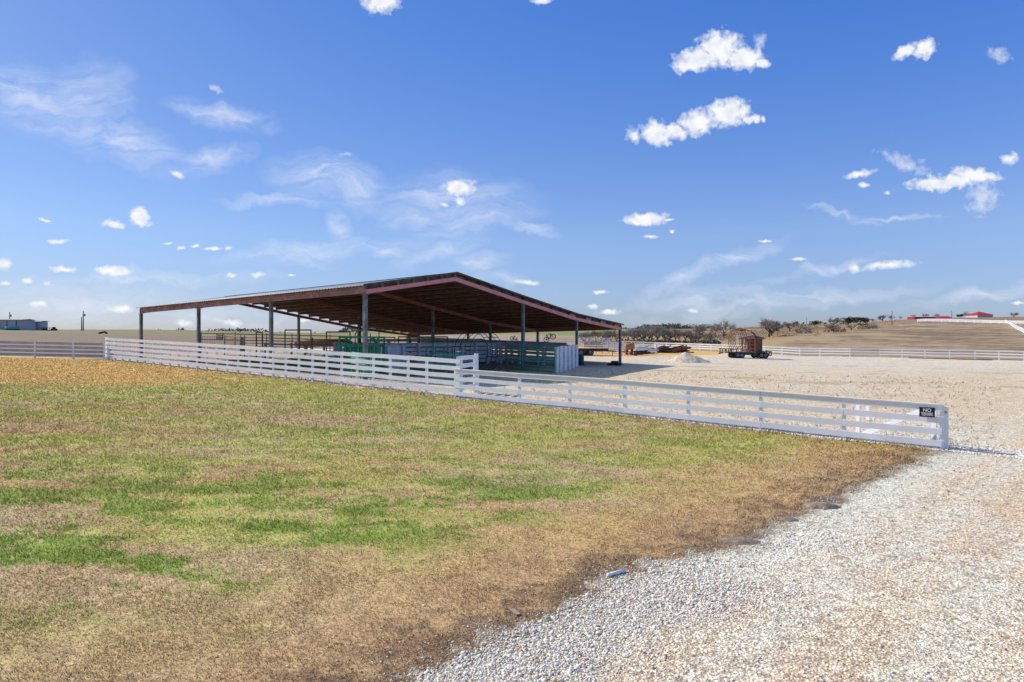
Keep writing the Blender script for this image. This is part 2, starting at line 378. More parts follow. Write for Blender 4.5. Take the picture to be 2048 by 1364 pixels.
# ------------------------------------------------------------------ ground material
def ground_mat():
    m, nt, b = new_mat('ground_surface'); L = nt.links.new
    at = nd(nt, 'ShaderNodeVertexColor', layer_name='Col')
    ag = nd(nt, 'ShaderNodeAttribute', attribute_name='grass'); av = nd(nt, 'ShaderNodeAttribute', attribute_name='gravel')
    g = nd(nt, 'ShaderNodeNewGeometry'); pos = g.outputs['Position']
    # grass: fine blades-like mottling
    n1 = noise(nt, 28, 5, pos, .7); n2 = noise(nt, 6, 5, pos, .65)
    gm = math_(nt, 'MULTIPLY', ramp(nt, n1.outputs['Fac'], .3, .7, .40, 1.45), ramp(nt, n2.outputs['Fac'], .3, .7, .75, 1.2))
    # gravel: stones of two sizes
    v1 = nd(nt, 'ShaderNodeTexVoronoi'); setin(v1, 'Scale', 30); L(pos, v1.inputs['Vector'])
    v2 = nd(nt, 'ShaderNodeTexVoronoi'); setin(v2, 'Scale', 11); L(pos, v2.inputs['Vector'])
    sep1 = nd(nt, 'ShaderNodeSeparateColor'); L(v1.outputs['Color'], sep1.inputs[0])
    sep2 = nd(nt, 'ShaderNodeSeparateColor'); L(v2.outputs['Color'], sep2.inputs[0])
    e1 = ramp(nt, v1.outputs['Distance'], .3, .65, 1.12, .6)
    r1 = ramp(nt, sep1.outputs[0], 0, 1, .80, 1.50)
    r2 = ramp(nt, sep2.outputs[0], 0, 1, .78, 1.2)
    n3 = noise(nt, 3.2, 6, pos, .75)
    r3 = ramp(nt, n3.outputs['Fac'], .3, .7, .88, 1.24)
    n5 = noise(nt, 9, 5, pos, .7)
    r3 = math_(nt, 'MULTIPLY', r3, ramp(nt, n5.outputs['Fac'], .38, .56, .70, 1.08))
    vm = math_(nt, 'MULTIPLY', math_(nt, 'MULTIPLY', e1, r1), math_(nt, 'MULTIPLY', r2, r3))
    f = nd(nt, 'ShaderNodeMix', data_type='FLOAT'); L(av.outputs['Fac'], f.inputs[0]); L(gm, f.inputs[2]); L(vm, f.inputs[3])
    hs = nd(nt, 'ShaderNodeVectorMath', operation='SCALE'); L(at.outputs['Color'], hs.inputs[0]); L(f.outputs[0], hs.inputs['Scale'])
    lim = nd(nt, 'ShaderNodeVectorMath', operation='MINIMUM'); L(hs.outputs[0], lim.inputs[0]); lim.inputs[1].default_value = (.95, .90, .82)
    hs = lim
    tint = mixc(nt, math_(nt, 'MULTIPLY', math_(nt, 'MULTIPLY', ramp(nt, sep1.outputs[1], .76, .84), av.outputs['Fac']), .4), hs.outputs[0], (.50,.33,.17))
    tint = mixc(nt, math_(nt, 'MULTIPLY', math_(nt, 'MULTIPLY', ramp(nt, sep1.outputs[2], .86, .9), av.outputs['Fac']), .6), tint, (.22,.21,.21))
    L(tint, b.inputs['Base Color']); setin(b, 'Roughness', .95); setin(b, 'Specular IOR Level', .1)
    h = nd(nt, 'ShaderNodeMix', data_type='FLOAT'); L(av.outputs['Fac'], h.inputs[0]); L(n1.outputs['Fac'], h.inputs[2])
    L(math_(nt, 'ADD', ramp(nt, v1.outputs['Distance'], .1, .6, 1, 0), math_(nt, 'MULTIPLY', sep1.outputs[0], .8)), h.inputs[3])
    bp = nd(nt, 'ShaderNodeBump'); setin(bp, 'Strength', .55); setin(bp, 'Distance', .02); L(h.outputs[0], bp.inputs['Height']); L(bp.outputs[0], b.inputs['Normal'])
    return m
M['ground'] = ground_mat()

def build_ground():
    r = np.concatenate([[.3, 1, 2, 3, 3.8], np.geomspace(4.5, 60, 230), np.geomspace(60.6, 600, 200)[0:], np.geomspace(615, 5500, 40)])
    th = np.radians(np.concatenate([np.linspace(-180, -60, 25)[:-1], np.linspace(-60, -42, 30)[:-1], np.linspace(-42, 42, 640), np.linspace(42, 60, 30)[1:], np.linspace(60, 180, 25)[1:-1]]))
    nr, nt_ = len(r), len(th)
    R, T = np.meshgrid(r, th, indexing='ij')
    X = (R*np.sin(T)).ravel(); Y = (R*np.cos(T)).ravel()
    Z = gz(X, Y)
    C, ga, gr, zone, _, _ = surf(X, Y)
    Z = Z - .03*(zone == 0)*0
    i = np.arange(nr-1)[:, None]; j = np.arange(nt_)[None, :]; j2 = (j+1) % nt_
    q = np.stack([i*nt_+j, i*nt_+j2, (i+1)*nt_+j2, (i+1)*nt_+j], -1).reshape(-1, 4)
    V = np.stack([X, Y, Z], 1)
    zf = zone[q].max(1)
    for k, nm in ((0, 'lawn'), (1, 'gravel_yard'), (2, 'field')):
        qq = q[zf == k]; idx, inv = np.unique(qq, return_inverse=True)
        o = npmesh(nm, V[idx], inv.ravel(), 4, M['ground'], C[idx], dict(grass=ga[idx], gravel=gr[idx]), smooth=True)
        if k == 2:      # close the hub under the camera
            pass
        o['kind'] = 'structure'
        o['label'] = {0: 'mown lawn with green and dry brown patches', 1: 'pale gravel drive and yard around the barn', 2: 'ploughed and grassy fields rising to the horizon'}[k]
build_ground()

# ------------------------------------------------------------------ grass and stones
def vc_mat(name, rough=.9, transl=0, spec=.1):
    m, nt, b = new_mat(name)
    at = nd(nt, 'ShaderNodeVertexColor', layer_name='Col'); nt.links.new(at.outputs['Color'], b.inputs['Base Color'])
    setin(b, 'Roughness', rough); setin(b, 'Specular IOR Level', spec)
    if transl:
        t = nd(nt, 'ShaderNodeBsdfTranslucent'); nt.links.new(at.outputs['Color'], t.inputs[0])
        mx = nd(nt, 'ShaderNodeMixShader'); setin(mx, 0, transl); nt.links.new(b.outputs[0], mx.inputs[1]); nt.links.new(t.outputs[0], mx.inputs[2])
        nt.links.new(mx.outputs[0], nt.nodes['Material Output'].inputs['Surface'])
    return m
def build_grass(n=520000):
    # more tufts near the camera, thinning with distance
    Y = 5.2*np.exp(rng.random(n)**1.0*math.log(50/5.2)); px = rng.uniform(-160, 2000, n)
    X = (px-1024)/F*Y
    C, ga, gr, zone, de, df = surf(X, Y)
    f3 = fbm(X*2.2, Y*2.2, 3, 71)
    keep = (zone == 0) & (rng.random(n) < np.clip(.25+1.1*f3, 0, 1)) & (de > .02) & (df > -.02)
    # stray dry tufts over the gravel edge
    stray = (zone == 1) & (X-xedge(Y) < .9) & (X < xedge(Y)+.9) & (rng.random(n) < .12) & (f3 > .5)
    keep |= stray
    X, Y, C, de, f3 = X[keep], Y[keep], C[keep], de[keep], f3[keep]; n = len(X)
    Z = gz(X, Y)
    R = np.hypot(X, Y)
    a = rng.uniform(0, 2*np.pi, n); lean = rng.uniform(.2, 1.5, n); az = rng.uniform(0, 2*np.pi, n)
    greenness = np.clip((C[:, 1]-C[:, 0])*8+.5, 0, 1)
    df = df[keep]; h = rng.uniform(.014, .042, n)*(1+1.3*(df < .22)*(rng.random(n) < .5))*(1+.6*greenness)*(1+.5*(f3-.5))*np.clip(R/11, 1, 2.2)
    w = np.maximum(.0035, R*.00055)*rng.uniform(.7, 1.5, n)
    dx = np.cos(a)*w; dy = np.sin(a)*w
    tx = np.cos(az)*h*lean; ty = np.sin(az)*h*lean
    V = np.empty((n, 3, 3)); base = np.stack([X, Y, Z-.004], 1)
    V[:, 0] = base+np.stack([dx, dy, 0*dx], 1); V[:, 1] = base-np.stack([dx, dy, 0*dx], 1); V[:, 2] = base+np.stack([tx, ty, h], 1)
    v = rng.uniform(.45, 1.6, n)[:, None]
    dry = (rng.random(n) < .30)[:, None]
    Cb = np.where(dry, C*.5+np.array([[.56,.42,.23]])*.5, C)*v
    Cb = np.clip(Cb, .01, .8)
    cols = np.repeat(Cb, 3, 0).reshape(n, 3, 3); cols[:, :2] *= .50; cols[:, 2] *= 1.38  # dark roots, pale tips: shading between blades painted in
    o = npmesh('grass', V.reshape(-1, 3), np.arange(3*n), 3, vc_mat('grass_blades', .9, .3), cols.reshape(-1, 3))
    tag(o, 'short winter grass of the lawn, green and straw coloured blades', 'grass', kind='stuff')
build_grass()

def build_stones():
    ico_v = []; t = (1+5**.5)/2
    for s1 in (-1, 1):
        for s2 in (-1, 1): ico_v += [(0, s1, s2*t), (s1, s2*t, 0), (s2*t, 0, s1)]
    ico_v = np.array(ico_v)/math.hypot(1, t)
    import itertools
    d = np.linalg.norm(ico_v[:, None]-ico_v[None], axis=2); e = d[d > .1].min()*1.05
    fc = []
    for i, j, k in itertools.combinations(range(12), 3):
        if d[i, j] < e and d[j, k] < e and d[i, k] < e:
            nrm = np.cross(ico_v[j]-ico_v[i], ico_v[k]-ico_v[i])
            fc.append((i, j, k) if nrm @ ico_v[i] > 0 else (i, k, j))
    fc = np.array(fc)
    n = 260000
    Y = 5.0*np.exp(rng.random(n)*math.log(20/5.0)); px = rng.uniform(560, 2250, n); X = (px-1024)/F*Y
    C, ga, gr, zone, de, df = surf(X, Y)
    road = X-xedge(Y); f2 = fbm(X*.9, Y*.9, 3, 81)
    fresh = sst(2.4, .7, road+(f2-.5)*2.5)*sst(10.5, 7.5, Y+(f2-.5)*3)          # loose white stone by the lawn
    prob = .14+.80*fresh*(.45+.55*sst(-.1, .5, road+(f2-.5)*.8))
    keep = ((zone == 1) & (rng.random(n) < prob)) | ((zone == 0) & (de < 1.0) & (de > 0) & (rng.random(n) < .38*np.exp(-de/.16)+.02))
    X, Y, C, fresh, road = X[keep], Y[keep], C[keep], fresh[keep], road[keep]
    r = rng.uniform(.004, .0125, len(X))*(1+.45*fresh*(road > 0))*np.clip(Y/9, .85, 1.5)
    r = np.where(rng.random(len(X)) < .06, r*1.8, r)
    # stones under the long fence
    k = 26000; uu = -1.5+rng.random(k)**1.4*34; nn = FN+.16+np.abs(rng.normal(0, .75, k))+rng.normal(0, .06, k); fr = rng.random(k) < .22; nn = np.where(fr, FN-.35+rng.random(k)*.5, nn)
    x2, y2 = UN(uu, nn)
    C2 = np.array([[.80,.72,.62]])*np.ones((k, 1)); s2 = rng.uniform(.016, .034, k)
    ok = (x2 > -14) & ((uu < 17) | (rng.random(k) < .25)); x2, y2, C2, s2 = x2[ok], y2[ok], C2[ok], s2[ok]
    X = np.concatenate([X, x2]); Y = np.concatenate([Y, y2]); C = np.concatenate([C, C2]); r = np.concatenate([r, s2])
    fresh = np.concatenate([fresh, np.ones(len(x2))])
    n = len(X); Z = gz(X, Y)
    Q = rng.normal(size=(n, 3, 3)); Q, _ = np.linalg.qr(Q)
    sc = np.stack([rng.uniform(.8, 1.5, n), rng.uniform(.7, 1.1, n), rng.uniform(.5, .9, n)], 1)*r[:, None]
    L = ico_v[None]*rng.uniform(.75, 1.2, (n, 12, 1))
    L = np.einsum('nij,nkj->nki', Q, L*sc[:, None, :])
    L[:, :, 2] *= .8
    V = L+np.stack([X, Y, Z+r*.28], 1)[:, None, :]
    base = C*.35+np.array([[.84,.76,.65]])*.65
    base = np.where(fresh[:, None] > .4, np.array([[.88,.80,.69]]), base)
    q = rng.random(n)[:, None]
    base = np.where(q < .13, np.array([[.60,.42,.24]]), np.where(q < .22, np.array([[.38,.38,.40]]), base))*rng.uniform(.72, 1.12, (n, 1))
    cols = np.repeat(np.clip(base, .02, .88), 12, 0)
    faces = (fc[None]+(np.arange(n)*12)[:, None, None]).reshape(-1)
    o = npmesh('gravel', V.reshape(-1, 3), faces, 3, vc_mat('gravel_stones', .85, 0, .2), cols)
    tag(o, 'loose crushed white and tan stones of the drive edge and fence line', 'gravel', kind='stuff')
build_stones()

# ------------------------------------------------------------------ fences
def fence(name, label, pts, nrail, rail_h, pitch, top, post_w, mat, mats_post=None, group=None, post_sp=None, cap=False, front=-1, posth=0, jitter=.008, rail_t=.03, splice=4, mat_cap=None, stuffposts=False):
    """board fence along a polyline of (x, y); rails on the camera side of the posts"""
    # resample posts
    pts = [Vector((p[0], p[1])) for p in pts]
    P_ = [pts[0]]
    if post_sp:
        for a, b in zip(pts[:-1], pts[1:]):
            k = max(1, round((b-a).length/post_sp))
            P_ += [a+(b-a)*(i+1)/k for i in range(k)]
    else: P_ = pts
    x0, y0 = P_[0]; t = empty(name, (x0, y0, gs(x0, y0)), label, 'fence', group)
    z = [gs(p.x, p.y) for p in P_]
    nrm = []
    for i in range(len(P_)):
        d = (P_[min(i+1, len(P_)-1)]-P_[max(i-1, 0)]).normalized(); nn = Vector((d.y, -d.x))
        if nn.dot(Vector((P_[i].x, P_[i].y))) > 0: nn = -nn        # towards the camera
        nrm.append(nn*(-front))
    ang = [math.atan2(n_.y, n_.x) for n_ in nrm]
    for i, p in enumerate(P_):
        if len(P_) > 95: break
        j = random.uniform(-.012, .012)
        MB().post(p.x, p.y, z[i]-.15, z[i]+top+posth-.01+j*.5, post_w, post_w*(1+j), ang[i]).build('post', mats_post or mat, t)
    if len(P_) > 95:
        m = MB()
        for i, p in enumerate(P_): m.post(p.x, p.y, z[i]-.15, z[i]+top-.01, post_w, post_w, ang[i])
        o = m.build('post', mat, t); o['kind'] = 'stuff'
    for r in range(nrail):
        m = MB(); c = top-rail_h/2-r*pitch
        off = post_w/2+rail_t/2+.002
        jz = [random.uniform(-jitter, jitter) for _ in P_]
        for i in range(len(P_)-1):
            a = P_[i]+nrm[i]*off; b = P_[i+1]+nrm[i+1]*off
            st = .010 if (i+r*2) % splice == 0 else 0
            d = (b-a).normalized()*(.012 if (i+r*2) % splice == 0 else -.001)
            m.quadbox((a.x+d.x, a.y+d.y, z[i]+c+jz[i]+st), (b.x-d.x*0, b.y, z[i+1]+c+jz[i+1]), rail_t, rail_h)
        m.build('rail', mat, t)
    if cap:
        m = MB()
        for i in range(len(P_)-1):
            a = P_[i]+nrm[i]*.03; b = P_[i+1]+nrm[i+1]*.03
            m.quadbox((a.x, a.y, z[i]+top+.017), (b.x, b.y, z[i+1]+top+.017), .17, .03)
        m.build('cap_board', mat_cap or mat, t)
    return t
def on_line(px, n=FN):                      # the point of the fence line seen in column px
    k = (px-1024)/F; Y = n/(N[0]*k+N[1]); return (k*Y, Y)

W = M['white']
tall_px = [213, 234, 262]
tp = [(PX(213, 52.0), 52.0)]
uu = np.linspace(57.2, 20.6, 31)
for q, u_ in enumerate(uu[1:]):
    bow = .55*math.exp(-((u_-57)/7)**2)
    x, y = UN(u_, FN - 0*bow); tp.append((x, y))
tp[-1] = on_line(922)
tall = fence('board_fence', 'tall white five rail board fence running past the barn eave', tp, 5, .19, .325, 1.68, .10, W, cap=False, jitter=.013, mat_cap=M['whitecap'])
sp = [on_line(p) for p in (911, 955, 1039, 1140, 1250, 1377, 1522, 1688, 1884)]
short = fence('board_fence', 'low white four rail board fence with flat cap ending at the drive', sp, 4, .170, .325, 1.22, .10, W, cap=True, jitter=.004, mat_cap=M['whitecap'], splice=3)
# end post standing just beyond the last rail
x, y = on_line(1891, FN+.10)
ep = empty('end_post', (x, y, gs(x, y)), 'white square end post with dark latch hole beside the low fence', 'post')
rz = math.atan2(U[1], U[0])
MB().post(x, y, gs(x, y)-.2, gs(x, y)+1.16, .135, .15, rz).build('timber', W, ep)
MB().post(x, y, gs(x, y)+1.16, gs(x, y)+1.18, .15, .165, rz).build('top_cap', M['whitecap'], ep)
MB().tube([(x-N[0]*.06-.0, y-N[1]*.06-.03, gs(x,y)+1.03), (x-N[0]*.1, y-N[1]*.1-.03, gs(x,y)+1.03)], .022, 8).build('bolt', M['rust'], ep)
# wing panel where the tall fence turns back
wing = fence('fence_wing', 'short five rail white fence wing turning back from the tall fence end', [on_line(915, FN+.12), (PX(949, 31.9), 31.9)], 5, .19, .335, 1.78, .10, W)
x = PX(953, 31.95); y = 31.95
gp = empty('gate_post', (x, y, gs(x, y)), 'thick white gate post at the end of the fence wing', 'post')
MB().post(x, y, gs(x, y)-.2, gs(x, y)+1.83, .155, .155, .3).build('timber', W, gp)
MB().post(x, y, gs(x, y)+1.83, gs(x, y)+1.85, .17, .17, .3).build('top_cap', M['whitecap'], gp)

# sign
def text_mesh(s, size, mat, parent, mw, name='lettering', sx=1.):
    cu = bpy.data.curves.new('t', 'FONT'); cu.body = s; cu.size = size; cu.align_x = 'CENTER'; cu.align_y = 'CENTER'; cu.extrude = .0015; cu.offset = .0022
    to = bpy.data.objects.new('t', cu); COL.objects.link(to)
    dg = bpy.context.evaluated_depsgraph_get(); me = bpy.data.meshes.new_from_object(to.evaluated_get(dg))
    bpy.data.objects.remove(to); me.materials.clear(); me.materials.append(mat)
    me.transform(mw @ Matrix.Diagonal((sx, 1, 1, 1)))
    o = bpy.data.objects.new(name, me); COL.objects.link(o); o.parent = parent; o.matrix_parent_inverse = parent.matrix_basis.inverted()
    return o
def make_sign():
    xa, ya = on_line(1838.5, FN-.12); xb, yb = on_line(1870, FN-.12)
    a = Vector((xa, ya, 0)); b = Vector((xb, yb, 0)); w = (b-a).length; mid = (a+b)/2
    z = HC-(824.5-682)/F*mid.y; h = 19*mid.y/F
    d = (b-a).normalized(); up = Vector((0,0,1)); nn = d.cross(up)
    t = empty('warning_sign', (mid.x, mid.y, z), 'black rectangular NO TRESPASSING sign on the low white fence', 'sign')
    MB().quadbox(mid+Vector((0,0,z))-d*w/2, mid+Vector((0,0,z))+d*w/2, .008, h).build('border', M['signblue'], t)
    c = mid+Vector((0,0,z))+nn*.006
    MB().quadbox(c-d*(w/2-.022), c+d*(w/2-.022), .006, h-.035).build('panel', M['signblack'], t)
    R = Matrix((d, up, nn)).transposed().to_4x4()
    text_mesh('NO', h*.50, M['signwhite'], t, Matrix.Translation(c+nn*.0045+up*h*.21) @ R, sx=.95)
    text_mesh('TRESPASSING', h*.50, M['signwhite'], t, Matrix.Translation(c+nn*.0045-up*h*.21) @ R, sx=w*.90/(h*.50*7.15)*1.0)
    e = Vector((xb, yb, z))+d*.045+nn*-.01
    MB().quadbox(e-d*.022, e+d*.022, .02, .14).build('bracket', M['signwhite'], t)
make_sign()

# white gate folded back behind the low fence
def white_gate():
    a = Vector((*on_line(1716, FN+1.25), 0)); b = Vector((*on_line(1868, FN+.30), 0)); d = (b-a).normalized(); w = (b-a).length
    g0 = gs(a.x, a.y); nn = Vector((d.y, -d.x, 0))
    t = empty('white_gate', (a.x, a.y, g0), 'white board gate with diagonal brace, open behind the low fence', 'gate')
    def zproj(p, z):                 # gate rails hang level with the fence rails in front of them
        k = p.y/ (FN/(N[0]*p.x/p.y+N[1])); return HC-(HC-z-gs(a.x, a.y)*.0)*k
    fz = [gs(*on_line(1790))+1.22-.085-.325*r for r in range(4)]
    ztop = zproj(a, fz[0])+.06; zbot = zproj(a, fz[3])-.02
    for k, s in enumerate((0, .33, w)):
        p = a+d*s; z1 = zproj(p, fz[0])+.04; z0_ = zproj(p, fz[3])-.03 if k != 1 else zproj(p, fz[1])-.18
        MB().quadbox(p+Vector((0,0,max(z0_, gs(p.x,p.y)+.02))), p+Vector((0,0,z1)), .13, .035, up=nn).build('stile', M['signwhite'], t)
    for z in fz:
        MB().quadbox(a-nn*.036+Vector((0,0,zproj(a, z)-.02)), b-nn*.036+Vector((0,0,zproj(b, z)-.02)), .03, .10).build('rail', W, t)
    MB().quadbox(a+nn*.036+d*.06+Vector((0,0,zproj(a, fz[3]))), b+nn*.036-d*.05+Vector((0,0,zproj(b, fz[0]))), .03, .15).build('brace', M['signwhite'], t)
white_gate()

# left back fence (seen from its shaded side)
lb = [(PX(p, 51.6-.3*(213-p)/213), 51.6-.3*(213-p)/213) for p in (209, 147, 70, -8, -85, -165, -250, -340)]
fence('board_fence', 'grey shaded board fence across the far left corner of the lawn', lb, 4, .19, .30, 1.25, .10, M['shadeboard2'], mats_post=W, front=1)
p0 = Vector((PX(213, 52.1), 52.1)); z0 = gs(p0.x, p0.y)
br = empty('corner_brace', (p0.x, p0.y, z0), 'slanting slatted corner brace where the tall and back fences meet', 'brace')
MB().post(p0.x, p0.y, z0-.1, z0+1.66, .12, .12, .3).build('post', W, br)
for k in range(3): MB().quadbox((p0.x+.12+k*.12, p0.y-.12-k*.05, z0+1.45-k*.25), (p0.x+.42+k*.22, p0.y-.25-k*.06, z0+.04), .04, .12).build('slat', M['shadeboard'], br)

# back fence of the yard, right to left, curving away behind the barn
bf = [(PX(p, Y), Y) for p, Y in ((2420,75),(2230,79),(2048,85),(1950,88.5),(1850,92),(1760,95.5),(1700,97.5),(1640,100.5),(1600,102.5),(1530,107),(1470,112),(1400,119),(1312,128.5),(1240,134))]
fence('board_fence', 'long white rail fence along the back of the gravel yard', bf, 3, .15, .37, 1.22, .12, M['signwhite'], post_sp=2.9, cap=True, rail_t=.03)
bf2 = [(PX(p, Y), Y) for p, Y in ((1225,158),(1100,165),(960,176),(820,190))]
fence('board_fence', 'distant white fence line seen under the barn roof', bf2, 3, .20, .42, 1.4, .14, M['signwhite'], post_sp=4.5)
# upper field fences
uf = [(PX(p, Y), Y) for p, Y in ((1835,312),(1900,297),(1966,282),(2050,263),(2200,235))]
fence('board_fence', 'white fence high on the field below the red barns', uf, 3, .24, .40, 1.35, .2, M['signwhite'], post_sp=3.6)
df_ = [(PX(p, Y), Y) for p, Y in ((2011,282),(2020,255),(2032,215),(2050,178),(2085,140))]
fence('board_fence', 'white fence running diagonally down the field at the right', df_, 3, .26, .40, 1.35, .15, M['signwhite'], post_sp=3.6)

# ------------------------------------------------------------------ the barn
U0, N0 = 29.3, 24.67
BAY = 9.137; Q = 7.374
TILT = -.0148
def zr(nn):            # rafter underside relative to the eye, at the near frame
    return float(np.interp(nn, [-.6, 0, Q, 2*Q, 3*Q, 4*Q, 4*Q+.6], [2.52, 2.62, 3.87, 2.72, 1.66, .99, .93]))
def B(k, nn, dz=0):    # k in bays, nn metres across
    x, y = UN(U0+k*BAY, N0+nn); return Vector((x, y, HC+zr(nn)+TILT*k*BAY+dz))
barn = empty('pole_barn', (*UN(U0, N0), gs(*UN(U0, N0))), 'long open sided steel pole barn with red primer frame and metal roof', 'barn')
rz = math.atan2(U[1], U[0])
for k in range(4):
    for q in (0, 2, 3, 4):
        p = B(k, q*Q); g0 = gs(p.x, p.y)
        w = .20 if q != 3 else .17
        MB().post(p.x, p.y, g0-.1, p.z, w, w, rz).build('column', M['steel'], barn)
        MB().post(p.x, p.y, p.z-.03, p.z-.002, w+.14, w+.08, rz).build('column_cap', M['primerd'], barn)
    m = MB()
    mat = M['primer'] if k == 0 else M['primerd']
    for a, b in ((-.1, Q), (Q, 2*Q), (2*Q, 3*Q), (3*Q, 4*Q+.1)):
        pa, pb = B(k, a), B(k, b)
        # I-section: flanges and web
        for dz, ww, hh in ((.012, .15, .024), (.125, .02, .2), (.238, .15, .024)):
            m.quadbox(pa+Vector((0,0,dz)), pb+Vector((0,0,dz)), ww, hh)
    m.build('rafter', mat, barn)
    if k == 0:
        m = MB()
        for a, b in ((-.1, Q), (Q, 2*Q), (2*Q, 3*Q), (3*Q, 4*Q+.1)):
            e = Vector((-U[0], -U[1], 0))*.079
            m.quadbox(B(k, a, .125)+e, B(k, b, .125)+e, .006, .246)
        m.build('rafter_face_plate', M['primer'], barn)
# purlins (Z sections run along the barn)
E = .12/BAY
for i in range(25):
    nn = -.02+i*(4*Q+.04)/24
    a, b = B(-E, nn, .25+.115), B(3+E, nn, .25+.115)
    m = MB(); s = 1 if nn < Q else -1
    nv = Vector((N[0], N[1], 0))
    m.quadbox(a, b, .012, .22)
    m.quadbox(a-nv*.035+Vector((0,0,-.105)), b-nv*.035+Vector((0,0,-.105)), .07, .012)
    o = m.build('purlin', (M['purlintan'] if i < 7 else M['purlin']) if i not in (0, 24) else M['primerd'], barn)  # left purlins tan: sunlight on their webs painted in
    o.data.materials.append(M['litflange'])
    for f_ in o.data.polygons:
        if f_.index >= 6: f_.material_index = 1
m = MB()                                              # eave channel, the red band on the long side
a, b = B(-E, -.06, .24), B(3+E, -.06, .24)
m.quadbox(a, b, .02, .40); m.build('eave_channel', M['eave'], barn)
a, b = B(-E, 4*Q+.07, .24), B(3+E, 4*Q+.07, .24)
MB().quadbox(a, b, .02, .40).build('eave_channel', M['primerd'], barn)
# closures between the purlins above the near rafter
for i in range(24):
    n1 = -.02+i*(4*Q+.04)/24+.03; n2 = -.02+(i+1)*(4*Q+.04)/24-.03
    tan = (i >= 17 and i % 2 == 1)
    e = Vector((U[0], U[1], 0))*.06
    MB().quadbox(B(0, n1, .36)+e, B(0, n2, .36)+e, .01, .19).build('closure_panel', M['purlintan'] if tan else M['under'], barn)
# corrugated sheets
def roof():
    per = .28; L0 = -.22; L1 = 3*BAY+.22; nseg = int((L1-L0)/per*6)
    us = np.linspace(L0, L1, nseg+1); ph = (us/per) % 1
    prof = np.interp(ph, [0, .18, .30, .70, .82, 1], [.035, .035, 0, 0, .035, .035])
    ns = [-.35, Q, 2*Q, 3*Q, 4*Q+.35]
    hs = [zr(0)-.06, zr(Q)+.0, zr(2*Q), zr(3*Q), zr(4*Q)-.03]
    V = []; 
    for n_, h_ in zip(ns, hs):
        x = U[0]*(U0+us)+N[0]*(N0+n_); y = U[1]*(U0+us)+N[1]*(N0+n_)
        V.append(np.stack([x, y, HC+h_+.495+TILT*us+prof], 1))
    V = np.concatenate(V); n1 = nseg+1
    sides = []
    for r in range(4):
        i = np.arange(nseg); sides.append(np.stack([r*n1+i, (r+1)*n1+i, (r+1)*n1+i+1, r*n1+i+1], 1))
    o = npmesh('roof', V, np.concatenate(sides).ravel(), 4, M['roof'])
    o.data.materials.append(M['under'])
    o.parent = barn; o.matrix_parent_inverse = barn.matrix_basis.inverted()
    md = o.modifiers.new('thick', 'SOLIDIFY'); md.thickness = .006; md.offset = -1; md.material_offset = 1
    m = MB()
    a, b = B(-.03, Q), B(3.03, Q)
    for s in (-1, 1):
        nv = Vector((N[0], N[1], 0))*s
        m.quadbox(a+nv*.12+Vector((0,0,.545-.02)), b+nv*.12+Vector((0,0,.545-.02)), .26, .006, up=(0,0,1))
    m.build('ridge_cap', M['roof'], barn)
    m = MB()
    for a, b in ((-.3, Q), (Q, 2*Q), (2*Q, 3*Q), (3*Q, 4*Q+.3)):
        pa, pb = B(0, a, .53), B(0, b, .53); e = Vector((-U[0], -U[1], 0))*.23
        m.quadbox(pa+e, pb+e, .012, .11)
    m.build('rake_trim', M['under'], barn)
roof()

# ------------------------------------------------------------------ pipe work helpers
def tube_gate(label, a, b, h, nbar, mat, r=.022, z_off=.12, nvert=3, group=None, name='tube_gate'):
    a = Vector(a); b = Vector(b); za = gs(a.x, a.y)+z_off; zb = gs(b.x, b.y)+z_off
    A = Vector((a.x, a.y, za)); Bv = Vector((b.x, b.y, zb)); t = empty(name, A, label, 'gate', group)
    up = Vector((0,0,1)); d = (Bv-A).normalized(); c = .10
    MB().tube([A, A+up*(h-c), A+up*h+d*c, Bv+up*h-d*c, Bv+up*(h-c), Bv, A+d*.0], r*1.25, 8).build('frame', mat, t, True)
    for i in range(1, nbar-1):
        z = h*i/(nbar-1); MB().tube([A+up*z, Bv+up*z], r, 6).build('bar', mat, t, True)
    for i in range(1, nvert):
        p = A+(Bv-A)*i/nvert; MB().tube([p, p+up*h], r, 6).build('upright', mat, t, True)
    return t
def v2(px, Y): return Vector((PX(px, Y), Y, 0))
def unv(u, n): x, y = UN(u, n); return Vector((x, y, 0))
tube_gate('teal green six bar tube gate under the right side of the barn', v2(1014, 49.3), v2(1110, 46.0), 1.62, 6, M['green'], .042, .1)
tube_gate('green tube gate behind the fence wing, sunlit along its bars', v2(864, 37.6), v2(944, 38.4), 1.35, 6, M['green'], .026, .1)
tube_gate('pale green tube gate slanting behind the tall fence below the squeeze chute', v2(703, 36.8), v2(741, 34.6), 1.45, 6, M['green'], .028, .1, 2)
tube_gate('dark green tube gate inside the pens left of the round bale ring', v2(853, 45.5), v2(905, 47.5), 1.5, 5, M['dgreen'], .028, .1)

# vertical plank screen
def plank_screen():
    a = v2(1112, 46.1); b = v2(1156, 54.6); t = empty('plank_screen', (a.x, a.y, gs(a.x, a.y)), 'screen of upright weathered white planks beside the green gate', 'screen')
    k = 11; d = (b-a); rz = math.atan2(d.y, d.x)
    for i in range(k):
        p = a+d*(i+.5)/k; L = d.length/k; p = p+Vector((d.y, -d.x, 0)).normalized()*(.05 if i % 2 else -.03)
        MB().post(p.x, p.y, gs(p.x, p.y)+.02, gs(p.x, p.y)+1.82+random.uniform(-.03, .03), L*.70, .16, rz).build('plank', M['plank'], t)
    for z in (.5, 1.4):
        o = Vector((-d.y, d.x, 0)).normalized()*.06
        MB().quadbox(a+o+Vector((0,0,gs(a.x,a.y)+z)), b+o+Vector((0,0,gs(b.x,b.y)+z)), .05, .12).build('batten', M['greyboard'], t)
plank_screen()

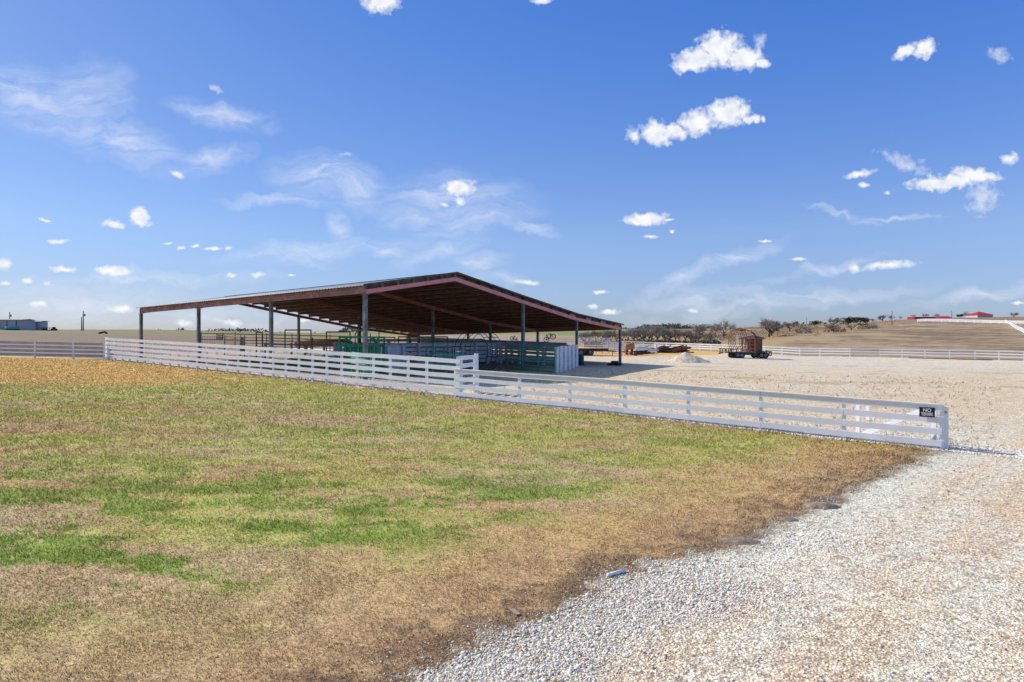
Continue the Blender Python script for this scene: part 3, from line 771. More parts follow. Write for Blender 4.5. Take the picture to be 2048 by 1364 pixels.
# board pens under the roof
def pen(label, a, b, nrail=5, rail_h=.22, pitch=.335, top=1.75, sp=1.85, mat=None, front=-1, pw=.2, cap=True, name='board_pen'):
    t = fence(name, label, [(a.x, a.y), (b.x, b.y)], nrail, rail_h, pitch, top, pw, mat or M['greyboard'], post_sp=sp, front=-front, cap=cap, rail_t=.045, mat_cap=mat or M['greyboard'], group=None)
    t['category'] = 'pen fence'; return t
pen('grey board pen wall with thick posts through the middle of the barn', unv(36, 30.5), unv(36, 46.8), sp=1.7)
pen('second grey board pen wall behind the bale ring, paler top boards', unv(45, 38), unv(45, 53.5), sp=2.4, mat=M['shadeboard'], top=1.8)
pen('long pen wall at the far right eave of the barn', unv(34.5, 53.2), unv(56, 53.2), sp=2.4, mat=M['shadeboard'], nrail=5, top=1.7)
pen('pen side wall running back from the plank screen', unv(29.4, 45.8), unv(44.5, 45.8), sp=2.4, nrail=5)
pen('grey board crowding pen wall right of the green chute', unv(33.5, 27.4), unv(33.5, 31.5), nrail=5, rail_h=.31, sp=1.6, top=1.7)
pen('grey board pen side wall behind the squeeze chute', unv(36, 30.5), unv(39.5, 30.5), nrail=5, rail_h=.30, sp=2.0, top=1.75)

# green squeeze chute
def chute():
    c = v2(724, 40.6); z = gs(c.x, c.y); d = Vector((.97, -.24, 0)); nn = Vector((.24, .97, 0)); up = Vector((0,0,1))
    t = empty('squeeze_chute', (c.x, c.y, z), 'dark green steel cattle squeeze chute with slatted sides', 'cattle chute')
    O = Vector((c.x, c.y, z)); G = M['dgreen']; w = 2.5; dp = .9; H = 2.35
    for sx in (-1, 1):
        for sy in (-1, 1):
            p = O+d*sx*w/2+nn*sy*dp/2; MB().quadbox(p, p+up*H, .09, .09, up=d).build('corner_post', G, t)
    for sy in (-1, 1):
        p = O+nn*sy*dp/2
        MB().quadbox(p-d*w/2+up*(H-.04), p+d*w/2+up*(H-.04), .07, .10).build('top_beam', G, t)
        MB().quadbox(p-d*w/2+up*1.82, p+d*w/2+up*1.82, .07, .14).build('middle_beam', G, t)
        MB().quadbox(p-d*w/2+up*.35, p+d*w/2+up*.35, .07, .5).build('lower_panel', G, t)
        m = MB()
        for i in range(14):
            q = p-d*(w/2-.12)+d*(w-.24)*i/13; lean = d*(.05*math.sin(i*2.1)); m.quadbox(q+up*.5, q+up*1.8+lean, .075, .05, up=d)
        m.build('side_slats', G, t)
    for s in (-1, 1):
        p = O+d*(w/2-.35)*s
        MB().quadbox(p-nn*dp/2+up*2.2, p+nn*dp/2+up*1.95, .08, .2).build('head_gate_arm', G, t)
    p = O-d*.55+nn*.2
    arc = [p+up*1.4]+[p+up*2.45+d*(.28-.28*math.cos(a))+up*.28*math.sin(a) for a in np.linspace(0, math.pi/2, 6)]+[p+up*2.73+d*.9]
    MB().tube(arc, .035, 8).build('hoop_pipe', M['pipe'], t, True)
    p = O+d*1.12; MB().tube([p+up*.2, p+up*2.65], .035, 8).build('control_post', M['pipe'], t, True)
    p = O+d*.55; MB().tube([p+up*1.8, p+up*2.55], .03, 8).build('lever', M['pipe'], t, True)
    for k, (xa, xb, za, zb) in enumerate(((.3, .9, 1.9, 2.3), (-.9, -.5, 1.95, 2.3), (.0, .45, 1.85, 2.15))):
        MB().tube([O+d*xa+up*za-nn*.3, O+d*xb+up*zb-nn*.3], .04, 8).build('linkage', G, t, True)
chute()

# steel pipe pens at the left
def pipe_fence(label, pts, rails, top, mat, r=.035, post_r=.055, extra=.12, vbars=0, name='pipe_fence'):
    pts = [Vector(p) for p in pts]; t = empty(name, (pts[0].x, pts[0].y, gs(pts[0].x, pts[0].y)), label, 'pipe fence')
    for p in pts:
        z = gs(p.x, p.y); MB().tube([(p.x, p.y, z-.1), (p.x, p.y, z+top+extra*random.uniform(.3, 1.4))], post_r, 8).build('post', mat, t, True)
    for k in range(rails):
        m = MB(); m.tube([(p.x, p.y, gs(p.x, p.y)+top-.04-k*(top-.35)/max(1, rails-1)) for p in pts], r, 6); m.build('rail', mat, t, True)
    if vbars:
        m = MB()
        for a, b in zip(pts[:-1], pts[1:]):
            for i in range(1, vbars):
                q = a+(b-a)*i/vbars; z = gs(q.x, q.y); m.tube([(q.x, q.y, z+.3), (q.x, q.y, z+top-.04)], .014, 5)
        m.build('vertical_bars', mat, t)
    return t
pipe_fence('rusty pipe pen with close vertical bars beyond the left columns', [v2(402, 62), v2(449, 61.5), v2(481, 61), v2(489, 60)], 2, 1.75, M['pipe'], vbars=14)
pipe_fence('grey pipe fence running behind the left bays of the barn', [v2(489, 58), v2(513, 58), v2(525, 58), v2(570, 57.5), v2(625, 57), v2(653, 57), v2(690, 56.5)], 4, 1.78, M['pipe'])
pipe_fence('grey pipe alley fence with blue grey posts in front of the chute', [v2(530, 50), v2(583, 50), v2(610, 49.7), v2(648, 49.2), v2(677, 49)], 4, 1.50, M['coldsteel'], r=.04, post_r=.085)
pipe_fence('rust brown pipe fence in the middle distance behind the alley', [v2(402, 75), v2(470, 75), v2(533, 75), v2(584, 75), v2(660, 75), v2(720, 75), v2(790, 74)], 3, 1.7, M['rust'], r=.06)
def portal(label, pxa, pxb, Y, h, mat=None, dep=0):
    a, b = v2(pxa, Y), v2(pxb, Y+dep); t = empty('portal_frame', (a.x, a.y, gs(a.x, a.y)), label, 'gate frame')
    za, zb = gs(a.x, a.y), gs(b.x, b.y); zt = max(za, zb)+h
    for p, z in ((a, za), (b, zb)): MB().tube([(p.x, p.y, z-.05), (p.x, p.y, zt)], .05, 8).build('upright', mat or M['pipe'], t, True)
    MB().tube([(a.x-.03, a.y, zt), (b.x+.03, b.y, zt)], .05, 8).build('crossbar', mat or M['pipe'], t, True)
portal('tall steel gate frame left of the white lit column', 512.5, 524.5, 56, 2.25)
portal('wide steel portal frame over the cattle alley, left one', 570, 622, 55, 2.5)
portal('wide steel portal frame beside the green chute', 653, 700, 52, 2.45)
portal('steel portal frame right of the chute over the pen wall', 797, 895, 54, 2.15)
portal('narrow steel portal behind the wide pen frame', 820, 838, 60, 2.15)
# rusty tank lying behind the pipe pens
def lying_tank(label, pxa, pxb, Y, r, zc, mat, name='tank', Y2=None):
    a, b = v2(pxa, Y), v2(pxb, Y2 or Y); z = gs(a.x, a.y)+zc
    t = empty(name, (a.x, a.y, gs(a.x, a.y)), label, 'tank')
    A = Vector((a.x, a.y, z)); Bv = Vector((b.x, b.y, z)); d = (Bv-A).normalized()
    pts = [A-d*r*.35, A-d*r*.25, A-d*r*.1, A, Bv, Bv+d*r*.1, Bv+d*r*.25, Bv+d*r*.35]; rr = [.2, .6, .9, 1, 1, .9, .6, .2]
    m = MB(); base = 0; n = 16; up = Vector((0,0,1)); s = d.cross(up)
    for p, q in zip(pts, rr):
        for j in range(n): an = 2*math.pi*j/n; m.v.append(p+(s*math.cos(an)+up*math.sin(an))*r*q)
    for k in range(7):
        for j in range(n): j2 = (j+1) % n; m.f.append((k*n+j, k*n+j2, (k+1)*n+j2, (k+1)*n+j))
    m.f.append(tuple(reversed(range(n)))); m.f.append(tuple(7*n+j for j in range(n)))
    m.build('shell', mat, t, True)
    for f in (.2, .8):
        p = A+(Bv-A)*f; MB().post(p.x, p.y, gs(p.x, p.y), z-r*.75, .25, .9*r, math.atan2(d.y, d.x)).build('cradle', M['black'], t)
    return t
lying_tank('long rust coloured tank lying behind the pipe pens', 592, 690, 68, .42, 1.05, M['rusttank'])

# round bale ring: upright hoops under the roof
def bale_ring(label, c, R, k, gap, yaw, mat, name='bale_ring', drop=0):
    z = gs(c.x, c.y)+R+.04-drop; t = empty(name, (c.x, c.y, z-R), label, 'bale ring')
    ax = Vector((math.cos(yaw), math.sin(yaw), 0)); si = Vector((-math.sin(yaw), math.cos(yaw), 0)); up = Vector((0,0,1)); O = Vector((c.x, c.y, z))
    for i in range(k):
        o = O+ax*(i-(k-1)/2)*gap
        MB().tube([o+(si*math.cos(a)+up*math.sin(a))*R for a in np.linspace(0, 2*math.pi, 33)[:-1]], .02, 6, closed=True).build('hoop', mat, t, True)
    for a in (.2, 1.3, 2.4, 3.4, 4.4, 5.4):
        v = (si*math.cos(a)+up*math.sin(a))*R
        MB().tube([O+v-ax*gap*(k-1)/2, O+v+ax*gap*(k-1)/2], .02, 6).build('cross_bar', mat, t, True)
    return t
bale_ring('black hoop frame standing on edge in the middle of the pens', v2(957, 46.5), 1.38, 4, .62, 1.02, M['black'])

# bicycles on the pen top
def bicycle(label, c, z, s, yaw, pitch):
    t = empty('bicycle', (c.x, c.y, z), label, 'bicycle')
    ax = Vector((math.cos(yaw)*math.cos(pitch), math.sin(yaw)*math.cos(pitch), math.sin(pitch))); sd = Vector((-math.sin(yaw), math.cos(yaw), 0)); up = sd.cross(ax)*-1
    if up.z < 0: up = -up
    O = Vector((c.x, c.y, z)); R = .33*s; K = M['black']
    w1 = O+up*R; w2 = w1+ax*1.02*s
    for w in (w1, w2):
        wh = MB().tube([w+(ax*math.cos(a)+up*math.sin(a))*R for a in np.linspace(0, 2*math.pi, 25)[:-1]], .05*s, 6, closed=True).build('wheel', K, t, True)
        m = MB()
        for a in np.linspace(0, math.pi, 6)[:-1]:
            v = (ax*math.cos(a)+up*math.sin(a))*R; m.tube([w-v, w+v], .008*s, 4)
        m.build('spokes', K, wh)
    bb = w1+ax*.45*s-up*.03*s; seat = w1+ax*.28*s+up*.55*s; head = w1+ax*.85*s+up*.52*s
    m = MB()
    for a, b in ((w1, bb), (bb, seat), (seat, w1), (seat-up*.08*s, head), (bb, head-up*.1*s), (head, w2)): m.tube([a, b], .04*s, 6)
    m.build('bike_frame', K, t, True)
    MB().quadbox(seat-ax*.14*s+up*.06*s, seat+ax*.13*s+up*.06*s, .12*s, .05*s).build('saddle', K, t)
    h = head+up*.14*s
    MB().tube([head, h, h-ax*.02*s+sd*.25*s, h-ax*.14*s+sd*.27*s], .014*s, 6).build('handlebar', K, t, True)
    MB().tube([bb-ax*.1*s-sd*.1*s, bb+ax*.1*s+sd*.1*s], .02*s, 6).build('pedal', K, t, True)
bicycle('small black bicycle tilted up on the pen top, right of the barn middle', v2(1094.5, 57.5), P(1094.5, 684, 57.5).z, .64, 0., .42)
bicycle('small black bicycle on the pen top next to the barn column, leftmost', v2(1022, 60), P(1020, 680, 60).z, .5, .35, -.5)

# round tub and small items near the plank screen
def barrel(label, c, r, h, mat, name='barrel'):
    z = gs(c.x, c.y); t = empty(name, (c.x, c.y, z), label, 'barrel')
    m = MB(); n = 18; prof = [(0, r*.94), (.04, r), (.33*h, r), (.35*h, r*1.04), (.37*h, r), (.66*h, r), (.68*h, r*1.04), (.70*h, r), (h-.03, r), (h, r*.95)]
    for zz, rr in prof:
        for j in range(n): a = 2*math.pi*j/n; m.v.append(Vector((c.x+rr*math.cos(a), c.y+rr*math.sin(a), z+zz)))
    for k in range(len(prof)-1):
        for j in range(n): j2 = (j+1) % n; m.f.append((k*n+j, k*n+j2, (k+1)*n+j2, (k+1)*n+j))
    m.build('body', mat, t, True)
    MB().tube([(c.x, c.y, z+h-.02), (c.x, c.y, z+h)], r*.93, 18).build('lid', mat, t)
barrel('dark teal plastic barrel by the barn column', v2(1161, 57.5), .30, .88, M['bluebarrel'])
def wheelmesh(t, c, ax, R, w, name='wheel'):
    m = MB(); m.tube([c-ax*w/2, c-ax*w*.42, c+ax*w*.42, c+ax*w/2], R, 20); 
    wh = m.build(name, M['tyre'], t, True)
    MB().tube([c-ax*(w/2+.012), c+ax*(w/2+.012)], R*.55, 14).build('rim', M['rim'], wh)
    return wh
def tyre_pile():
    c = v2(1222, 57.5); z = gs(c.x, c.y)
    for i, (dx, dy, dz) in enumerate(((0,0,0),(.62,.1,0),(.3,-.1,.2))):
        t = bpy.data.objects.new('old_tyre', None); 
        pts = [Vector((c.x+dx+.24*math.cos(a), c.y+dy+.24*math.sin(a), z+.10+dz)) for a in np.linspace(0, 2*math.pi, 21)[:-1]]
        o = MB().tube(pts, .10, 8, closed=True).build('old_tyre', M['tyre'], None, True)
        tag(o, ('flat black tyre in the barn shadow, left one', 'flat black tyre in the barn shadow, right one', 'black tyre on top of two others in the barn shadow')[i], 'tyre', 'old tyres by the barn')
tyre_pile()

# flatbed trailer seen under the right end of the roof
def flatbed():
    a, b = v2(1150, 76), v2(1217, 77); z = gs(b.x, b.y); d = (b-a).normalized(); s = Vector((-d.y, d.x, 0)); up = Vector((0,0,1))
    t = empty('flatbed_trailer', (a.x, a.y, z), 'dark flatbed trailer with plank deck parked beyond the barn', 'trailer')
    A = Vector((a.x, a.y, z)); Bv = Vector((b.x, b.y, z))
    MB().quadbox(A+up*.85+s*1, Bv+up*.85+s*1, 2.1, .08).build('deck', M['deck'], t)
    MB().quadbox(A+up*.68+s*1, Bv+up*.68+s*1, 1.9, .25).build('chassis', M['black'], t)
    for f in (.18, .46):
        for q in (.1, 1.9):
            c = A+(Bv-A)*f+s*q+up*.40; wheelmesh(t, c, s, .40, .24)
    MB().quadbox(Bv+up*.62+s*1, Bv+d*1.3+up*.5+s*1, .15, .14).build('drawbar', M['rust'], t)
    c = Bv+d*.9+s*1; MB().tube([c+up*.0, c+up*.55], .05, 8).build('jack', M['purlintan'], t)
flatbed()

# standing row of white rail panels, leftover boards, tank on stand, red implement, debris
def stacked_panels():
    a, b = v2(1168, 86), v2(1252, 88)
    for j in range(7):
        p = a+(b-a)*j/7; q = a+(b-a)*(j+.93)/7
        t = fence('rail_panel', 'white five rail fence panel leaning in the row beyond the trailer, number', [(p.x, p.y), (q.x, q.y)], 5, .15, .28, 1.45, .07, M['signwhite'] if j > 2 else M['shadeblue'], mats_post=M['greyboard'])  # first panels blue grey: shade painted into the white
        nm = ('leftmost shaded blue grey fence panel in the row beyond the flatbed trailer', 'second shaded blue grey fence panel beyond the flatbed trailer', 'shaded fence panel beside the first bright one in the row', 'bright white fence panel nearest the shaded ones in the row', 'bright white fence panel in the middle of the sunny row', 'bright white fence panel left of the barn corner column', 'rightmost bright white fence panel by the rusty tank')
        t['label'] = nm[j]; t['category'] = 'fence panel'; t['group'] = 'row of loose fence panels'
stacked_panels()
t = lying_tank('rusty round tank on a red stand beside the barn corner column', 1251, 1267, 82, .42, 1.05, M['rusttank'])
def implement():
    c = v2(1256, 79); z = gs(c.x, c.y); t = empty('farm_implement', (c.x, c.y, z), 'low red farm implement with tangled bars right of the corner column', 'implement')
    O = Vector((c.x, c.y, z)); up = Vector((0,0,1))
    MB().quadbox(O+Vector((-.9,0,.45)), O+Vector((1.0,0,.45)), .12, .10).build('toolbar', M['red'], t)
    MB().quadbox(O+Vector((-.6,0,.45)), O+Vector((.1,-.2,.95)), .08, .08).build('hitch_arm', M['purlintan'], t)
    for i in range(6):
        x = -.8+i*.33; MB().tube([O+Vector((x,0,.45)), O+Vector((x+.12,-.25,.3)), O+Vector((x+.05,-.35,0))], .035, 6).build('tine', M['red'] if i % 2 else M['primer'], t, True)
    for i in range(3):
        wheelmesh(t, O+Vector((.9+.0*i, -.2+.3*i, .25)), Vector((0,1,0)), .25, .08)
implement()
def boards_heap(name, label, pxs, Y, hmax, mat, k, cat, lmin=.8, lmax=2.4, group=None):
    c = v2(sum(pxs)/2, Y); z = gs(c.x, c.y); w = (pxs[1]-pxs[0])/F*Y
    t = empty(name, (c.x, c.y, z), label, cat); r = random.Random(int(Y*7+pxs[0]))
    for i in range(k):
        x = c.x+(r.random()-.5)*w; yy = c.y+r.uniform(-.8, .8); L = r.uniform(lmin, lmax); a = r.uniform(-.5, .5); e = r.uniform(-.15, .35)
        zz = z+.08+r.random()*hmax*(1-abs(x-c.x)/w*1.4)
        d = Vector((math.cos(a)*math.cos(e), math.sin(a)*math.cos(e), math.sin(e)))*L/2; p = Vector((x, yy, max(zz, z+abs(d.z)+.04)))
        MB().quadbox(p-d, p+d, .05, .17).build('board', mat[i % len(mat)], t)
boards_heap('board_heap', 'heap of broken white fence boards beyond the barn', (1270, 1306), 88, .9, [M['signwhite'], M['signwhite'], M['greyboard']], 34, 'board heap')
boards_heap('board_heap', 'white boards stacked on top of the loose fence panels', (1228, 1250), 90, 1.6, [M['signwhite']], 12, 'board heap', .5, 1.4)
boards_heap('scrap_pile', 'long low dark brown scrap pile left of the gravel heap', (1308, 1366), 98, .75, [M['rust'], M['black'], M['pole']], 60, 'scrap pile', 1.5, 4)
boards_heap('scrap_pile', 'small dark scrap pile right of the rusty tank', (1262, 1296), 84, .5, [M['black'], M['pole']], 24, 'scrap pile', .6, 1.8)
c = v2(1312, 92); z = gs(c.x, c.y)
t = empty('white_post', (c.x, c.y, z), 'stout white post standing in the scrap beyond the barn', 'post')
MB().post(c.x, c.y, z, z+1.32, .26, .2, .2).build('timber', M['signwhite'], t); MB().post(c.x, c.y, z+1.32, z+1.36, .3, .24, .2).build('top_cap', M['whitecap'], t)
a, b = v2(1817, 90.6), v2(1985, 85.0)
o = MB().quadbox((a.x, a.y, gs(a.x, a.y)+.10), (b.x, b.y, gs(b.x, b.y)+.08), .14, .12).build('fallen_rail', M['rust'])
tag(o, 'long rusty rail lying along the foot of the back fence', 'rail')

# ------------------------------------------------------------------ gravel heap
def heap():
    c = v2(1376, 66.5); z = gs(c.x, c.y); n = 70
    ax, ay = np.meshgrid(np.linspace(-3.4, 3.4, n), np.linspace(-2.6, 2.6, n))
    X = c.x+ax.ravel(); Y = c.y+ay.ravel(); lx = ax.ravel(); ly = ay.ravel()
    def cone(x0, y0, h, s): return np.maximum(0, h-s*np.hypot(lx-x0, (ly-y0)*1.15))
    H = np.maximum.reduce([cone(-.15, 0, 1.18, .60), cone(.75, -.1, .80, .52), cone(1.7, .05, .34, .40), cone(-1.0, .1, .66, .52)])
    H = H*.93+ (fbm(lx*1.6, ly*1.6, 4, 61)-.5)*.22*np.clip(H*4, 0, 1)+(fbm(lx*7, ly*7, 2, 62)-.5)*.07*np.clip(H*6, 0, 1)
    V = np.stack([X-c.x, Y-c.y, gz(X, Y)+H-.04-z], 1)
    i = np.arange((n-1)*(n-1)); r = i//(n-1); q = i % (n-1); a = r*n+q
    C = np.array([[.78,.66,.50]])*(.75+.5*fbm(lx*3, ly*3, 3, 63))[:, None]
    o = npmesh('gravel_heap', V, np.stack([a, a+1, a+n+1, a+n], 1).ravel(), 4, M['ground'], C, dict(grass=0*X, gravel=0*X+1))
    o.location = (c.x, c.y, z); tag(o, 'cone shaped heap of tan gravel in the yard', 'gravel heap')
heap()

# ------------------------------------------------------------------ trailer with the little hut and hoops
def hut_trailer():
    Y = 79.; k = Y/F
    c = v2(1500, Y); z = gs(c.x, c.y); s = Vector((0, 1, 0)); d = Vector((1, 0, 0)); up = Vector((0,0,1))
    def pt(px, py, dy=0): return Vector((PX(px, Y), Y+dy, z+(715.5-py)*k))
    t = empty('equipment_trailer', (c.x, c.y, z), 'dark twin axle equipment trailer with rail frame parked in the yard', 'trailer')
    K = M['black']
    for dy in (0, 2.2): MB().quadbox(pt(1472, 706.5, dy), pt(1530, 706.5, dy), .10, .26).build('side_beam', K, t)
    MB().quadbox(pt(1452, 703, 1.1), pt(1531, 703, 1.1), 2.2, .07).build('deck', M['deck'], t)
    for dy in (-.05, 2.25):
        m = MB()
        m.quadbox(pt(1450, 696.5, dy), pt(1474, 697.5, dy), .07, .09); m.quadbox(pt(1450, 703.5, dy), pt(1474, 704.5, dy), .07, .09)
        for px in (1452, 1457, 1463, 1473): m.quadbox(pt(px, 704, dy), pt(px, 696.5, dy), .08, .09)
        m.build('front_rail', K, t)
    for dy in (-.05, 2.25):
        m = MB()
        m.quadbox(pt(1530, 700.5, dy), pt(1542, 702.5, dy), .07, .10); m.quadbox(pt(1530, 709, dy), pt(1542, 709.5, dy), .07, .10)
        for px in (1533, 1538, 1542): m.quadbox(pt(px, 710, dy), pt(px, 701, dy), .09, .12)
        m.build('rear_rail', K, t)
    for px in (1475, 1482.5, 1522, 1530):
        for dy in (-.12, 2.3): wheelmesh(t, pt(px, 715.5-6.2, dy), s, .365, .24)
    for px in (1526,): 
        for dy in (-.12, 2.3): MB().quadbox(pt(px-8.5, 701.6, dy), pt(px+8.5, 701.6, dy), .26, .05).build('mudguard', K, t)
    MB().quadbox(pt(1452, 704, 1.1), pt(1443, 706, 1.1), .14, .12).build('drawbar', K, t)
    MB().tube([pt(1466, 712, .2), pt(1466, 704, .2)], .05, 8).build('jack', K, t)
    m = MB()                                   # cargo of spindly red racks on the deck
    for i in range(10):
        a = 1484+i*3.2; m.quadbox(pt(a, 702.5, .3), pt(a+.4, 697, .4), .05, .05)
    m.quadbox(pt(1482, 698, .35), pt(1514, 698, .35), .05, .05); m.build('low_rack', M['redwood'], t)
    # hut: a thing resting on the trailer
    h = empty('hunting_hut', pt(1507, 702, 1.1), 'little brown board hut with metal gable roof and red ladder front on the trailer', 'hut')
    x0, x1, x2 = 1487.5, 1511, 1528.5; zt = 674
    Wd = M['wood']; depth = 2.0
    # back and side walls of upright boards
    def wall(a, b, za, zb, name='wall'):
        m = MB(); L = (b-a).length; n_ = max(2, int(L/.2)); dd = (b-a)/n_
        for i in range(n_):
            p = a+dd*(i+.5); m.post(p.x, p.y, za+random.uniform(0, .02), zb, dd.length*.93, .05, math.atan2(dd.y, dd.x))
        m.build(name, Wd, h)
    zb_ = pt(0, 702.6).z; zt_ = pt(0, 675.5).z
    pa = pt(1510, 700, .05); pb = pt(1528.5, 700, .65); pc = pt(1507.5, 700, 2.2); pd = pt(1489, 700, 1.7)
    wall(pa, pb, zb_, zt_); wall(pb, pc, zb_, zt_)
    # red front: posts, rungs and slats
    fa = pt(1488, 700, .6); fb = pt(1510, 700, 0); D = (fb-fa)
    for f in (0, .30, .62, 1.0):
        p = fa+D*f; MB().post(p.x, p.y, zb_-.35, zt_+.15*(1-abs(f-.5)), .13, .10, math.atan2(D.y, D.x)).build('front_post', M['redwood'], h)
    for i in range(8):
        zz = zb_-.05+i*.22; p, q = fa+D*(.0 if i % 2 else .28), fa+D*(.66 if i % 2 else 1.0)
        MB().quadbox(Vector((p.x, p.y-.06, zz)), Vector((q.x, q.y-.06, zz+.02)), .06, .08).build('rung', M['redwood'], h)
    for i in range(3):
        p = fa+D*(.1+.28*i); MB().quadbox(Vector((p.x, p.y-.03, zb_+.1)), Vector((p.x+.35, p.y-.10, zb_+1.4)), .05, .05).build('cross_slat', M['rust'], h)
    # gable roof, two metal slopes, ridge running away from the viewer
    ra, rb = pt(1506, 668.5, -.35), pt(1514, 668.5, 2.4)
    la, lb_ = pt(1477, 674.8, .2), pt(1486, 674.8, 2.9); qa, qb = pt(1531, 674.5, -.1), pt(1540, 677.5, 2.3)
    for nm, (p1, p2, p3, p4) in (('roof_slope', (la, ra, rb, lb_)), ('roof_slope', (ra, qa, qb, rb))):
        m = MB().poly([p1, p2, p3, p4]).poly([p1-up*.05, p4-up*.05, p3-up*.05, p2-up*.05])
        m.poly([p1-up*.05, p2-up*.05, p2, p1]); m.poly([p2-up*.05, p3-up*.05, p3, p2]); m.poly([p3-up*.05, p4-up*.05, p4, p3]); m.poly([p4-up*.05, p1-up*.05, p1, p4])
        m.build(nm, M['roof'], h)
    MB().poly([la-up*.06, ra-up*.06, Vector((fa.x, fa.y, zt_-.02))]).build('gable_board', M['pole'], h)
    MB().poly([pt(1490, 675, .3), pt(1511, 675, .0), pt(1505, 669.5, .1)]).build('gable_board', M['redwood'], h)
    # hoops on the trailer front
    o = empty('hoop_rack', pt(1475, 697, 1), 'nest of tall rusty hoops standing on the trailer beside the hut', 'hoops')
    R = 23.5*k
    for i in range(5):
        cx = 1470+i*5.2; cy = 680-i*.5; R_ = R*(.96+.015*i)
        cc = pt(cx, cy, .3+.3*i); yw = .75
        ax2 = Vector((math.cos(yw), math.sin(yw), 0)); a0 = -1.15; a1 = math.pi+1.05
        MB().tube([cc+(ax2*math.cos(a)+up*math.sin(a)*.95)*R_*1.0 for a in np.linspace(a0, a1, 30)], .038, 6).build('hoop', M['rust'], o, True)
    for i in range(5):
        cc = pt(1488+i*3.6, 681+.3*i, .2+.4*i); ax2 = Vector((math.cos(-.2), math.sin(-.2), 0))
        MB().tube([cc+(ax2*math.cos(a)+up*math.sin(a))*23.5*k for a in np.linspace(.15, 2.0, 20)], .038, 6).build('hoop', M['rust'], o, True)
    MB().tube([pt(1468, 699, .3), pt(1490, 687, .5)], .025, 6).build('brace_rod', M['purlintan'], o, True)
hut_trailer()

# ------------------------------------------------------------------ far buildings
def gable_shed(name, label, pxa, pxb, ytop, ybase_off, Y, depth, wall, roof_m, ridge=.0, hip=False, cat='barn', doors=0):
    a, b = v2(pxa, Y), v2(pxb, Y); za = min(gs(a.x, a.y), gs(b.x, b.y))-.4; zt = P(0, ytop, Y).z
    zw = zt-ridge; t = empty(name, (a.x, a.y, za), label, cat)
    m = MB(); x0, x1, y0, y1 = a.x, b.x, Y, Y+depth
    m.v += [Vector(v) for v in ((x0,y0,za),(x1,y0,za),(x1,y1,za),(x0,y1,za),(x0,y0,zw),(x1,y0,zw),(x1,y1,zw),(x0,y1,zw))]
    m.f += [(0,1,5,4),(1,2,6,5),(2,3,7,6),(3,0,4,7)]
    m.build('wall', wall, t)
    m = MB(); ov = .4; e = .05; ym = (y0+y1)/2
    if hip:
        xm = (x0+x1)/2; rl = (x1-x0)*.04
        c = [Vector(v) for v in ((x0-ov,y0-ov,zw+e),(x1+ov,y0-ov,zw+e),(x1+ov,y1+ov,zw+e),(x0-ov,y1+ov,zw+e),(xm-rl,ym,zt),(xm+rl,ym,zt))]
        m.v += c; m.f += [(0,1,5,4),(1,2,5),(2,3,4,5),(3,0,4),(0,3,2,1)]
    else:
        rr = max(ridge, .3)
        c = [Vector(v) for v in ((x0-ov,y0-ov,zw+e),(x1+ov,y0-ov,zw+e),(x1+ov,y1+ov,zw+e),(x0-ov,y1+ov,zw+e),(x0-ov,ym,zw+e+rr),(x1+ov,ym,zw+e+rr))]
        m.v += c; m.f += [(0,1,5,4),(1,2,5),(2,3,4,5),(3,0,4),(0,3,2,1)]
    m.build('roof', roof_m, t)
    for i in range(doors):
        x = x0+(x1-x0)*(i+.5)/doors; w = (x1-x0)/doors*.06
        MB().box((x, y0-.04, (za+zw)/2), w, .06, (zw-za)*.98).build('door_post', M['pole'], t)
    return t
gable_shed('metal_shed', 'long grey metal shed on the far left horizon', -70, 42, 637.5, 0, 172, 5, M['blgrey'], M['coldsteel'], .3, cat='shed', doors=6)
gable_shed('metal_shed', 'lower blue grey metal shed right of the long one', 56, 80, 641.5, 0, 178, 3, M['blgrey2'], M['coldsteel'], .25, cat='shed', doors=2)
gable_shed('red_barn', 'long low red barn on the right hilltop', 1829, 1871, 632.5, 0, 372, 7, M['redroof'], M['cream'], .35)
gable_shed('red_barn', 'small red gabled barn on the right hilltop', 1882, 1904, 632, 0, 372, 7, M['redroof'], M['redroof'], 1.2)
gable_shed('hilltop_house', 'pale house with red pyramid roof on the right crest', 1955, 1986, 622.5, 0, 372, 10, M['cream'], M['redroof'], 2.0, hip=True, cat='house')
gable_shed('far_house', 'small pale house among the bare trees beyond the yard', 1322, 1336, 669, 0, 260, 8, M['cream'], M['blgrey'], 1, cat='house')
gable_shed('far_house', 'low pale shed among bare trees left of the round tree', 1375, 1402, 664, 0, 300, 8, M['purlintan'], M['rusttank'], .6, cat='house')
gable_shed('far_house', 'low white farm shed beyond the hill trees', 1712, 1738, 641.5, 0, 420, 8, M['signwhite'], M['signwhite'], .4, cat='shed')
gable_shed('far_barn', 'far pale blue shed seen under the barn roof', 825, 900, 660, 0, 420, 15, M['blgrey2'], M['coldsteel'], 1.0, cat='shed')
gable_shed('far_barn', 'far maroon shed seen under the barn roof behind the hoop frame', 953, 975, 665, 0, 330, 12, M['primerd'], M['coldsteel'], 1.0, cat='shed')

